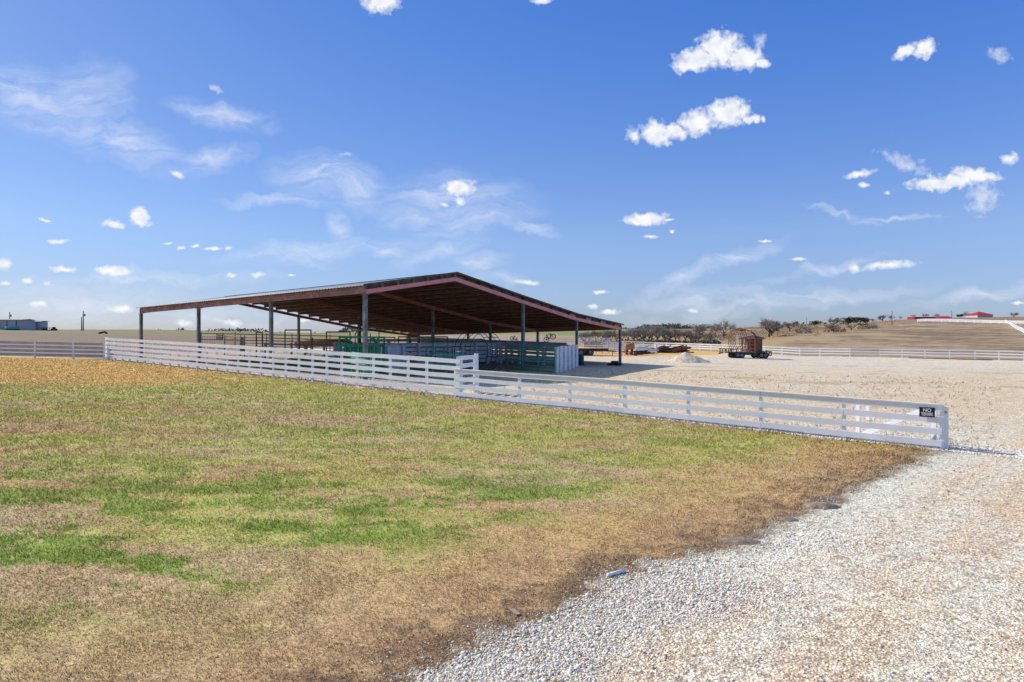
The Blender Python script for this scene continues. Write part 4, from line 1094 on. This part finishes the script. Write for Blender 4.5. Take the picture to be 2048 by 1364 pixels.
def upole(label, px, ytop, Y, arm=True, tr=False):
    b = onG(px, Y); zt = P(px, ytop, Y).z; r = .16
    t = empty('utility_pole', b, label, 'utility pole')
    MB().tube([b, Vector((b.x, b.y, zt))], r, 8, r2=.11).build('pole', M['pole'], t, True)
    if arm: MB().quadbox((b.x-1, b.y, zt-.5), (b.x+1, b.y, zt-.5), .12, .14).build('crossarm', M['pole'], t)
    if tr: MB().tube([(b.x+.35, b.y, zt-1.5), (b.x+.35, b.y, zt-.8)], .26, 10).build('transformer', M['coldsteel'], t, True)
upole('dark utility pole with small transformer on the left horizon', 166.5, 622, 190, False, True)
upole('thin bare pole just left of the transformer pole', 163.3, 634, 200, False)
upole('short pole rising behind the long grey shed', 19.3, 624, 210, False, True)
upole('tall utility pole at the edge of the right field', 1784, 622, 300, False)
upole('thin pole on the ridge left of the round trees', 1613.5, 635, 410, False)
upole('thin pole near the small red barn', 1903.5, 622, 390, False)
# teal trough, loader beside the sheds, feeder, dead snags
def trough():
    c = onG(25, 168); t = empty('stock_tub', c, 'bright teal tub in front of the long grey shed', 'tub'); m = MB(); n = 20
    for zz, rr in ((0, 1.7), (.55, 1.85), (.55, 1.75), (.1, 1.6)):
        for j in range(n): a = 2*math.pi*j/n; m.v.append(c+Vector((rr*math.cos(a), rr*.6*math.sin(a), zz+.3)))
    for k in range(3):
        for j in range(n): j2 = (j+1) % n; m.f.append((k*n+j, k*n+j2, (k+1)*n+j2, (k+1)*n+j))
    m.f.append(tuple(3*n+j for j in range(n))); m.build('shell', M['teal'], t, True)
    MB().box(c+Vector((0,0,.15)), 3, 1.2, .3).build('stand', M['pole'], t)
trough()
def loader():
    c = onG(106, 175); t = empty('tractor', c, 'dark loader tractor on the left horizon beside the sheds', 'tractor'); K = M['black']
    d = Vector((1,0,0)); up = Vector((0,0,1))
    MB().quadbox(c+up*1.0-d*.6, c+up*1.0+d*1.3, 1.1, .7).build('body', K, t)
    MB().quadbox(c+up*1.35+d*.5, c+up*2.3+d*.5, 1.0, 1.0, up=d).build('cab', K, t)
    for x, r in ((1.1, .65), (-.5, .45)):
        for y in (-.6, .6): wheelmesh(t, c+Vector((x, y, r)), Vector((0,1,0)), r, .3)
    MB().tube([c+up*1.5+d*.3, c+up*1.9-d*.9, c+up*1.5-d*1.6, c+up*.5-d*1.9], .09, 8).build('loader_arm', K, t, True)
    MB().quadbox(c+up*.4-d*2.3, c+up*.4-d*1.8, 1.5, .5).build('bucket', K, t); t.scale = (.55, .55, .42)
loader()
def implement_low():
    c = onG(93, 176); t = empty('low_trailer', c, 'low dark trailer frame between the sheds and the loader', 'trailer')
    MB().quadbox(c+Vector((-1.4,0,.7)), c+Vector((1.2,0,.7)), 1.4, .12).build('bed', M['pole'], t)
    for x in (-.5, .3): wheelmesh(t, c+Vector((x,-.7,.35)), Vector((0,1,0)), .35, .2)
implement_low()
def feeder():
    c = onG(440, 120); t = empty('feeder_frame', c, 'square dark feeder frame standing in the left field', 'feeder')
    for x in (-.55, .55): MB().quadbox(c+Vector((x,0,0)), c+Vector((x,0,1.3)), .12, .12).build('leg', M['black'], t)
    for z in (.2, .9): MB().quadbox(c+Vector((-.55,0,z)), c+Vector((.55,0,z)), .1, .12).build('rail', M['black'], t)
    MB().box(c+Vector((0,0,.55)), .9, .5, .6).build('hopper', M['coldsteel'], t)
feeder()
b_ = onG(205, 150)
o = MB().tube([b_+Vector((-.9,0,.1)), b_+Vector((-.2,.2,.35)), b_+Vector((.5,0,.45)), b_+Vector((1,0,.1))], .22, 8).build('log', M['bark'], None, True)
tag(o, 'dark log lying in the brown field left of the barn', 'log')

# ------------------------------------------------------------------ trees
def tree_proto(seed, h=8., spread=.6, limbs=6, tw=.05, dens=1.0, trunkf=.22):
    r = random.Random(seed); trunk = MB(); V = []; 
    segs = []
    def grow(p, d, L, rad, lev):
        k = 3 if lev < 2 else 2; pts = [p]; q = p
        for i in range(k):
            d = (d+Vector((r.gauss(0,.16), r.gauss(0,.16), r.gauss(.03,.10)))).normalized(); q = q+d*L/k; pts.append(q)
        if lev <= 1: trunk.tube(pts, rad, 6 if lev == 0 else 5, r2=rad*.55)
        else:
            for a, b in zip(pts[:-1], pts[1:]): segs.append((a, b, max(rad, tw*.45)))
        if lev >= 4: return
        nb = {0: limbs, 1: 5, 2: 5, 3: int(5*dens)}[lev]
        for i in range(nb):
            f = r.uniform(.45, 1.0) if lev else r.uniform(.75, 1.0)
            b = pts[0]+(pts[-1]-pts[0])*f if k < 3 else pts[min(k, max(1, int(f*k+.5)))]
            az = r.uniform(0, 2*math.pi) if lev else (i+r.random()*.5)*2*math.pi/nb
            out = Vector((math.cos(az), math.sin(az), 0)); nd_ = (d*(.75 if lev else .5)+out*(spread*1.15 if lev == 0 else .75)+Vector((0,0,.25))).normalized()
            grow(b, nd_, L*(r.uniform(.55, .8) if lev else r.uniform(1.0, 1.5)), rad*.5, lev+1)
    grow(Vector((0,0,-.2)), Vector((r.gauss(0,.06), r.gauss(0,.06), 1)), h*trunkf, h*.030, 0)
    cr = MB()
    for a, b, w in segs:
        d = (b-a); s = Vector((r.gauss(0,1), r.gauss(0,1), r.gauss(0,.4))).cross(d).normalized()*w
        i = len(cr.v); cr.v += [a-s, a+s, b+s*.4, b-s*.4]; cr.f.append((i, i+1, i+2, i+3))
    return trunk, cr
def mk_mesh(mb, name, mat):
    me = bpy.data.meshes.new(name); me.from_pydata([tuple(v) for v in mb.v], [], mb.f); me.materials.append(mat); return me
protos = []
for i, (sp_, lm, tf, tmat) in enumerate(((.55,6,.24,'twig'),(.9,7,.18,'twig'),(.7,5,.22,'twig2'),(1.1,6,.15,'twig2'),(.45,5,.3,'twig'))):
    tr, cr = tree_proto(100+i, 8., sp_, lm, .085, 1.3, tf)
    zmax = max(v.z for v in cr.v); protos.append((mk_mesh(tr, 'trunk', M['bark']), mk_mesh(cr, 'crown', M[tmat]), zmax))
def ever_proto(seed):
    r = random.Random(seed); tr = MB().tube([(0,0,-.2), (.1,0,1), (0,.1,2.4)], .22, 7, r2=.12); m = MB()
    blobs = [(Vector((r.gauss(0,1.6), r.gauss(0,1.2), r.uniform(1.4, 3.6))), r.uniform(.8, 1.5)) for _ in range(13)]
    for c, R in blobs:
        for _ in range(230):
            v = Vector((r.gauss(0,1), r.gauss(0,1), r.gauss(0,1))).normalized()*R*r.uniform(.65, 1.05); v.z *= .8; p = c+v
            s = Vector((r.gauss(0,1), r.gauss(0,1), r.gauss(0,1))).normalized()*.16; q = s.cross(Vector((r.gauss(0,1), r.gauss(0,1), r.gauss(0,1)))).normalized()*.13
            i = len(m.v); m.v += [p-s, p+q, p+s, p-q]; m.f.append((i, i+1, i+2, i+3))
    zmax = max(v.z for v in m.v)
    return (mk_mesh(tr, 'trunk', M['bark']), mk_mesh(m, 'crown', M['leaf']), zmax)
evers = [ever_proto(5), ever_proto(6)]
TREEC = {}
def put_tree(proto, px, ytop, Y, label, wide=1., group=None, name='bare_tree', sink=0):
    b = onG(px, Y, -.1-sink); h = P(px, ytop, Y).z-b.z; s = max(h, .8)/proto[2]
    o = bpy.data.objects.new(name, None); COL.objects.link(o); o.location = b; o.scale = (s*wide, s*wide, s); o.rotation_euler = (0,0,random.uniform(0, 6.28)); o.empty_display_size = .3
    tag(o, label, 'tree', group)
    for me, nm in ((proto[0], 'trunk'), (proto[1], 'crown')):
        c = bpy.data.objects.new(nm, me); COL.objects.link(c); c.parent = o
R_ = random
# individually recognisable trees of the right hillside
ind = [
 (1, 1402, 647, 215, 'small leaning bare tree left of the tall forked bare tree', .7, 0),
 (0, 1447, 636.5, 205, 'tall forked bare tree standing behind the hoops', .8, 0),
 (2, 1432, 650, 220, 'low bare sapling against the forked tree', .8, 0),
 (1, 1538, 634.5, 215, 'broad round bare tree on the hillside behind the hut', 1.0, 0),
 (1, 1544, 636, 222, 'bare tree with two trunks merged into the broad round crown', .9, 0),
 (3, 1580, 640, 270, 'spreading bare tree right of the broad round tree', .8, 0),
 (2, 1592, 641, 300, 'thin bare tree on the slope below the ridge pole', .7, 0),
 (3, 1666, 632, 300, 'bushy bare tree on the ridge left of the evergreens', .75, 0),
 (3, 1668, 645, 240, 'spreading thorny bare tree in the brush patch', 1.1, 0),
 (3, 1703, 647, 260, 'low gnarled bare tree at the field margin', .9, 0),
 (3, 1727, 643, 275, 'gnarled spreading bare tree near the tall pole', 1.1, 0),
 (2, 1745, 637, 380, 'greyish small bare tree between evergreens and tall pole', 1.0, 0),
 (1, 1766, 628.5, 385, 'dense dark rounded bare tree left of the tall pole', .9, 0),
 (0, 1782, 629, 400, 'bare tree directly behind the tall pole', .8, 0),
 (4, 1800, 631, 395, 'thin bare tree just right of the tall pole', .7, 0),
 (1, 1826, 629, 400, 'broad bare tree behind the left end of the long red barn', 1.0, 0),
 (0, 1850, 625.5, 415, 'bare treetop showing above the long red barn', .8, 0),
 (0, 1873, 626, 400, 'bare tree between the two red barns', .7, 0),
 (4, 1932, 621, 390, 'bare tree left of the pyramid roofed house', .8, 0),
 (3, 2027, 623.5, 390, 'rounded bare tree on the far right crest', .8, 0),
]
for pi, px, yt, Y, lb, wd, _ in ind: put_tree(protos[pi], px, yt, Y, lb, wd*(1.4 if Y > 340 else 1.2), 'bare winter trees on the right hill')
for px, yt, Y, lb, wd in ((1696, 632.5, 350, 'dark evergreen oak on the ridge, rounded', 1.15), (1721, 633.5, 350, 'dark evergreen oak on the ridge, wider and lower', 1.3), (1630, 640.5, 380, 'low dark evergreen clump on the ridge near the thin pole', 1.5), (1921, 628, 388, 'small dark evergreen beside the bare tree by the house', 1.2), (1650, 644.5, 400, 'small dark evergreen left of the bushy bare tree', 1.4)):
    put_tree(evers[int(px) % 2], px, yt, Y, lb, wd, 'evergreen oaks on the ridge', 'evergreen_tree')
# wood behind the yard: side by side bare trees
xs = [1168,1180,1190,1203,1212,1224,1235,1246,1256,1266,1276,1286,1297,1305,1315,1327,1338,1349,1358,1369,1380,1390,1412,1422]
ht = [661,662,660,659,660,657,659,660,655,654,652,655,650,648,646,651,655,658,660,657,661,664,664,662]
pos_names = ['behind the roof edge', 'beside the barn corner column', 'right of the corner column', 'in the tallest part of the wood', 'at the thinning right end of the wood']
for i, (px, yt) in enumerate(zip(xs, ht)):
    Y = 168+R_.uniform(-12, 22)
    pn = pos_names[0 if px < 1230 else 1 if px < 1250 else 2 if px < 1290 else 3 if px < 1330 else 4]
    put_tree(protos[[1,3,2,0,1][i % 5]], px, yt, Y, 'grey brown bare tree in the dense wood '+pn, 1.05, 'bare trees of the dense wood '+pn)
for px, yt, Y in ((1015, 664, 520), (1035, 663, 520), (1050, 664, 500), (1085, 661, 540), (1105, 662, 520), (1128, 661, 500), (905, 662, 520), (925, 663, 500), (785, 664, 520), (560, 663.5, 420), (596, 664, 420), (630, 664, 430), (660, 664, 430)):
    put_tree(protos[1], px, yt-1, Y, 'tiny far bare tree on the horizon under the barn roof', 1.2, 'far trees seen under the barn roof')
for px, yt, lb in ((480, 654.5, 'bare forked snag on the horizon right of the feeder frame'), (417, 655.5, 'bare leaning snag on the horizon left of the feeder frame')):
    b = onG(px, 225); h = P(px, yt, 225).z-b.z
    t = empty('dead_snag', b, lb, 'snag')
    MB().tube([b, b+Vector((.25,0,h*.5)), b+Vector((-.1,0,h*.75))], .16, 6, r2=.07).build('trunk', M['bark'], t, True)
    MB().tube([b+Vector((.2,0,h*.5)), b+Vector((.9 if px < 450 else -.9,0,h))], .09, 5, r2=.03).build('branch', M['bark'], t, True)
    MB().tube([b+Vector((.2,0,h*.5)), b+Vector((-.3 if px < 450 else .4,0,h*1.05))], .08, 5, r2=.03).build('branch', M['bark'], t, True)

def scatter_brush(name, label, regions, n, size, mat, kind='stuff', cat='brush'):
    r = np.random.default_rng(len(label)); Vs = []
    tot = sum(w for *_, w in regions)
    for (p0_, p1_, y0, y1, hh, w) in regions:
        k = int(n*w/tot); px = r.uniform(p0_, p1_, k); Y = r.uniform(y0, y1, k); X = (px-1024)/F*Y
        cl = fbm(X*.12, Y*.12, 3, 91); ok = cl > .46; X, Y, cl = X[ok], Y[ok], cl[ok]
        Z = gz(X, Y)+r.random(len(X))**1.3*hh*np.clip((cl-.42)*6, .2, 1.2)
        Vs.append(np.stack([X, Y, Z], 1))
    C = np.concatenate(Vs); k = len(C)
    s = r.normal(size=(k, 3)); s /= np.linalg.norm(s, axis=1)[:, None]; q = r.normal(size=(k, 3)); q = np.cross(s, q); q /= np.linalg.norm(q, axis=1)[:, None]
    s *= size*r.uniform(.6, 1.6, (k, 1)); q *= size*.35
    V = np.stack([C-s, C+q, C+s, C-q], 1).reshape(-1, 3)
    o = npmesh(name, V, np.arange(4*k), 4, mat); tag(o, label, cat, kind=kind); return o
scatter_brush('brush', 'tangled brown undergrowth along the wood and hillside', [(1165, 1435, 150, 185, .8, .6), (1380, 1470, 185, 260, 1.2, .5), (1590, 1622, 235, 262, 2.4, .5), (1645, 1692, 235, 262, 2.0, .7), (1715, 1755, 262, 285, 1.3, .4), (1480, 1640, 200, 330, .5, .5), (1460, 1800, 320, 410, .9, .5)], 11000, .30, M['brush'])
scatter_brush('hedge_line', 'dark band of distant scrub at the foot of the wood', [(1290, 1440, 470, 520, 3, 1), (1240, 1440, 160, 170, .6, .4)], 6000, .5, M['leaf'])
def far_woods():
    r = np.random.default_rng(4); k = 14000
    px = r.uniform(-300, 2300, k); Y = r.uniform(1500, 1900, k); X = (px-1024)/F*Y; cl = fbm(px*.02, Y*0, 4, 95)
    Z = gz(X, Y)+r.random(k)*14*np.clip((cl-.3)*2.5, .1, 1.2)
    C = np.stack([X, Y, Z], 1); s = r.normal(size=(k, 3))*2.2; q = r.normal(size=(k, 3))*1.6
    o = npmesh('far_woods', np.stack([C-s, C+q, C+s, C-q], 1).reshape(-1, 3), np.arange(4*k), 4, M['farwood']); tag(o, 'thin blue grey line of far woods on the horizon', 'woods', kind='stuff')
far_woods()

# ------------------------------------------------------------------ litter in the foreground
def ground_at(px, py):
    Y = 3.*F/(py-682)
    for _ in range(20): Y = (HC-gs(PX(px, Y), Y))*F/(py-682)
    return Vector((PX(px, Y), Y, gs(PX(px, Y), Y)))
a = ground_at(1216, 1154); b = ground_at(1250, 1144); d = (b-a).normalized(); r_ = .023
t = empty('plastic_pipe', a, 'short white plastic pipe lying at the lawn edge', 'pipe')
A = a+Vector((0,0,r_)); Bv = b+Vector((0,0,r_))
MB().tube([A, Bv], r_, 14).build('pipe_body', M['pvc'], t, True)
MB().tube([A-d*.004, A+d*.03], r_*1.08, 14).build('collar', M['pvc'], t, True)
a = ground_at(1024, 1222); b = ground_at(1037, 1232)
o = MB().quadbox(a+Vector((0,0,.02)), b+Vector((0,0,.015)), .05, .012).build('wood_chip', M['purlintan']); tag(o, 'pale splinter of wood on the dark lawn edge', 'wood chip')
def clod(px, py, rx, ry, h, label):
    c = ground_at(px, py); n = 22; V = []; f = []
    for i in range(n):
        for j in range(n):
            x = -1+2*i/(n-1); y = -1+2*j/(n-1); rr = math.hypot(x, y)*(.75+.6*float(fbm(np.array([x*1.7+py]), np.array([y*1.7+px]), 3, 9)[0])); hh = max(0, 1-rr**1.4)*h*(.6+.8*float(fbm(np.array([x*2.5+px]), np.array([y*2.5]), 3, 7)[0]))
            X_, Y_ = c.x+x*rx, c.y+y*ry; V.append(Vector((X_, Y_, gs(X_, Y_)+hh-.012)))
    for i in range(n-1):
        for j in range(n-1): a = i*n+j; f.append((a, a+n, a+n+1, a+1))
    m = MB(); m.v = V; m.f = f; o = m.build('earth_mound', M['soilm'], None, True, loc=c); tag(o, label, 'earth mound', 'small dark earth mounds at the lawn edge')
clod(1645, 1013, .38, .25, .11, 'dark earth mound at the lawn edge, highest up the drive')
clod(1480, 1083, .40, .18, .08, 'dark flat earth mound at the lawn edge, middle one')
clod(1575, 1040, .22, .12, .06, 'small crumbly earth mound between the two larger ones')

# ------------------------------------------------------------------ light, sky, camera
SAZ = math.radians(-90+27); SEL = math.radians(38)          # azimuth from +Y, clockwise positive
sd = Vector((math.sin(SAZ)*math.cos(SEL), math.cos(SAZ)*math.cos(SEL), math.sin(SEL)))
sl = bpy.data.lights.new('sun', 'SUN'); sl.energy = 5.0; sl.angle = math.radians(.53); sl.color = (1, .94, .86)
so = bpy.data.objects.new('sun', sl); COL.objects.link(so); so.rotation_euler = sd.to_track_quat('Z', 'Y').to_euler(); so.location = (-40, 30, 50)

def world():
    w = bpy.data.worlds.new('World'); S.world = w; w.use_nodes = True; nt = w.node_tree; L = nt.links.new
    bg = nt.nodes['Background']; bg.inputs[1].default_value = .1
    sky = nd(nt, 'ShaderNodeTexSky', sky_type='NISHITA'); sky.sun_disc = False; sky.sun_elevation = SEL; sky.sun_rotation = SAZ
    sky.altitude = 200; sky.air_density = 1.0; sky.dust_density = .6; sky.ozone_density = 2.
    tc = nd(nt, 'ShaderNodeTexCoord'); sp_ = nd(nt, 'ShaderNodeSeparateXYZ'); L(tc.outputs['Generated'], sp_.inputs[0])
    yy = math_(nt, 'MAXIMUM', sp_.outputs[1], .03)
    cb = nd(nt, 'ShaderNodeCombineXYZ')
    L(math_(nt, 'MULTIPLY', math_(nt, 'DIVIDE', sp_.outputs[0], yy), 13.42), cb.inputs[0]); L(math_(nt, 'MULTIPLY', math_(nt, 'DIVIDE', sp_.outputs[2], yy), 13.42), cb.inputs[1])
    p = cb.outputs[0]
    def warp(scale, amp, det, src=p):
        n = noise(nt, scale, det, src, .6); v = nd(nt, 'ShaderNodeVectorMath', operation='SUBTRACT'); L(n.outputs['Color'], v.inputs[0]); v.inputs[1].default_value = (.5, .5, .5)
        q = nd(nt, 'ShaderNodeVectorMath', operation='MULTIPLY_ADD'); L(v.outputs[0], q.inputs[0]); q.inputs[1].default_value = (amp, amp, 0); L(src, q.inputs[2]); return q.outputs[0]
    pw = warp(2.2, .30, 3)
    ps = warp(5.5, .12, 3)
    pc = warp(.9, .9, 4)
    def field(blobs, src):
        cur = None
        for (x, y, rx, ry, rot) in blobs:
            mp = nd(nt, 'ShaderNodeMapping', vector_type='TEXTURE'); L(src, mp.inputs[0])
            mp.inputs['Location'].default_value = ((x-1024)/100, (682-y)/100, 0); mp.inputs['Rotation'].default_value = (0, 0, -math.radians(rot)); mp.inputs['Scale'].default_value = (rx/100, ry/100, 1)
            ln = nd(nt, 'ShaderNodeVectorMath', operation='LENGTH'); L(mp.outputs[0], ln.inputs[0])
            cur = ln.outputs['Value'] if cur is None else math_(nt, 'MINIMUM', cur, ln.outputs['Value'])
        return cur
    big = [(1440,96,52,42,0),(1400,118,52,28,0),(1368,132,28,17,-10),(1488,118,46,28,0),(1521,128,16,12,0),(1312,266,36,31,0),(1352,262,30,18,0),(1396,244,40,29,-15),(1455,222,54,33,-8),(1500,236,22,10,0),
           (762,2,42,24,0),(1890,365,88,18,-6),(1955,350,58,17,4),(1812,104,30,15,-30),(1850,98,30,20,-35),(918,377,36,17,0),(279,434,26,20,35),(226,449,25,12,0),(230,540,44,13,0),(1290,438,50,13,-3)]
    small = [(1085,2,26,8,0),(1720,348,40,9,-12),(1727,370,15,6,0),(1776,386,8,6,0),(2020,318,23,14,-10),(1338,439,14,3,0),(1775,530,72,10,-5),(1710,535,15,11,0),(921,403,13,11,0),(890,410,12,5,20),
             (115,482,28,6,0),(90,440,18,4,15),(362,495,11,6,0),(335,488,14,3,0),(390,492,11,4,0),(425,498,24,4,0),(455,496,10,6,0),(8,527,20,15,0),(127,538,33,8,5),(55,562,15,7,10),(94,568,12,6,10),(10,568,14,6,0),
             (75,609,25,8,0),(243,618,34,9,0),(463,551,13,6,0),(514,549,17,7,0),(582,551,10,3,0),(1057,565,33,6,3),(354,348,21,7,20),(1202,584,18,5,0),(1187,614,15,5,0),(1216,624,27,6,0),(1597,517,22,4,0),
             (370,646,22,8,0),(465,646,22,8,0),(1300,473,16,5,0),(1527,238,6,8,0),(1270,272,12,18,0),(610,641,14,4,0),(1385,621,16,5,0),(1530,482,17,4,0),(2038,606,20,5,0),(1345,463,6,4,0)]
    thin = [(1520,82,22,24,0),(432,173,18,9,15),(1998,108,30,18,20),(1258,268,12,22,0),(885,378,12,8,0),(690,312,18,6,0),(1810,325,60,22,22),(1965,395,42,40,-35)]
    cir = [(650,352,95,38,8),(715,372,60,40,25),(230,275,140,42,22),(70,200,110,60,20),(180,190,80,60,0),(420,312,85,22,-14),(640,502,180,20,-3),(780,513,34,11,0),(878,508,80,16,-20),(945,526,70,18,-12),(950,436,110,28,-10),(1065,456,45,12,10),(450,226,90,20,8),
           (1400,545,150,14,-24),(1480,515,80,12,-22),(1690,422,62,6,17),(1790,434,80,5,3),(1560,605,260,18,-7),(1640,540,110,9,-14),(280,565,230,14,-3),(130,612,240,34,0),(460,640,170,30,0),(680,445,22,36,-20),(1000,560,50,14,5),(830,430,60,26,5),(1960,590,140,12,-8),(1420,600,120,22,0),(560,395,110,12,0),(900,395,140,50,0)]
    fb2 = noise(nt, 7., 8, p, .52, .25)
    def dens(F_, nz, lo, hi, amp):
        a = math_(nt, 'SUBTRACT', 1.0, F_); b = math_(nt, 'MULTIPLY_ADD', math_(nt, 'SUBTRACT', nz, .5), amp, a)
        return ramp(nt, b, lo, hi)
    mp = nd(nt, 'ShaderNodeMapping', vector_type='POINT'); L(pc, mp.inputs[0]); mp.inputs['Rotation'].default_value = (0, 0, math.radians(-12)); mp.inputs['Scale'].default_value = (.55, 2.6, 1)
    st = noise(nt, 1.5, 9, mp.outputs[0], .62, .6)
    # colour of the visible blue: nishita, nudged to the photograph's tone
    el = sp_.outputs[2]
    az = ramp(nt, sp_.outputs[0], -.60, .60)
    top = mixc(nt, az, (.54, .74, 1.12), (.53, 1.09, 2.06)); bot = mixc(nt, az, (.55, .61, .90), (.74, .87, 1.38))
    mid = mixc(nt, az, (.66, .79, 1.06), (1.07, 1.16, 1.56))
    tintc = mixc(nt, ramp(nt, el, .15, .44), mixc(nt, ramp(nt, el, 0., .15), bot, mid), top)
    tintc = mixc(nt, ramp(nt, el, .46, .62), tintc, (1.85, 1.78, 1.85))  # sky overhead, out of view, brightened as added fill light
    hz = mixc(nt, 1.0, sky.outputs[0], tintc, 'MULTIPLY')
    shade = noise(nt, 4., 4, p, .5)
    wht = mixc(nt, ramp(nt, shade.outputs['Fac'], .4, .7), (9.7, 9.8, 9.95), (7.6, 8.0, 9.0))
    pxn = cb.inputs[0].links[0].from_socket
    edges = [-1e9, 250, 450, 650, 850, 1100, 1350, 1600, 1850, 1e9]
    def strip(k):
        lo, hi = edges[k], edges[k+1]
        sel = lambda bl, mg: [q for q in bl if q[0]+max(q[2], q[3])*1.5+mg > lo and q[0]-max(q[2], q[3])*1.5-mg < hi]
        c = hz
        s4 = sel(cir, 50)
        if s4:
            Fc = math_(nt, 'SUBTRACT', 1.0, field(s4, pc))
            D4 = math_(nt, 'MULTIPLY', math_(nt, 'MULTIPLY', ramp(nt, Fc, -.45, .75), ramp(nt, st.outputs['Fac'], .30, .74)), .72)
            c = mixc(nt, D4, c, (8.0, 8.5, 9.8))
        for bl, src, mg, prm, am in ((thin, pw, 20, (.1, 1.1, 2.0), .6), (small, ps, 10, (.05, .75, 1.1), 1), (big, pw, 25, (.0, .52, 1.15), 1)):
            s_ = sel(bl, mg)
            if s_:
                D = dens(field(s_, src), fb2.outputs['Fac'], *prm)
                if am < 1: D = math_(nt, 'MULTIPLY', D, am)
                c = mixc(nt, D, c, wht)
        b_ = nd(nt, 'ShaderNodeBackground'); setin(b_, 1, .1); L(c, b_.inputs[0]); return b_.outputs[0]
    def tree(a, b):
        if b-a == 1: return strip(a)
        m = (a+b)//2; mx = nd(nt, 'ShaderNodeMixShader')
        L(math_(nt, 'GREATER_THAN', pxn, (edges[m]-1024)/100), mx.inputs[0])
        L(tree(a, m), mx.inputs[1]); L(tree(m, b), mx.inputs[2]); return mx.outputs[0]
    L(hz, bg.inputs[0])
    mx = nd(nt, 'ShaderNodeMixShader'); L(ramp(nt, sp_.outputs[1], .05, .15), mx.inputs[0]); L(bg.outputs[0], mx.inputs[1]); L(tree(0, len(edges)-1), mx.inputs[2])
    L(mx.outputs[0], nt.nodes['World Output'].inputs[0])
    w.cycles.sampling_method = 'MANUAL'; w.cycles.sample_map_resolution = 256
world()

cam = bpy.data.cameras.new('camera'); co = bpy.data.objects.new('camera', cam); COL.objects.link(co)
co.location = (0, 0, HC); co.rotation_euler = (math.radians(90), 0, 0)
cam.sensor_width = 36; cam.lens = F/2048*36; cam.clip_end = 12000; cam.clip_start = .05
S.camera = co
S.view_settings.view_transform = 'Standard'; S.view_settings.look = 'None'; S.view_settings.exposure = 0
S.cycles.max_bounces = 6; S.cycles.diffuse_bounces = 3
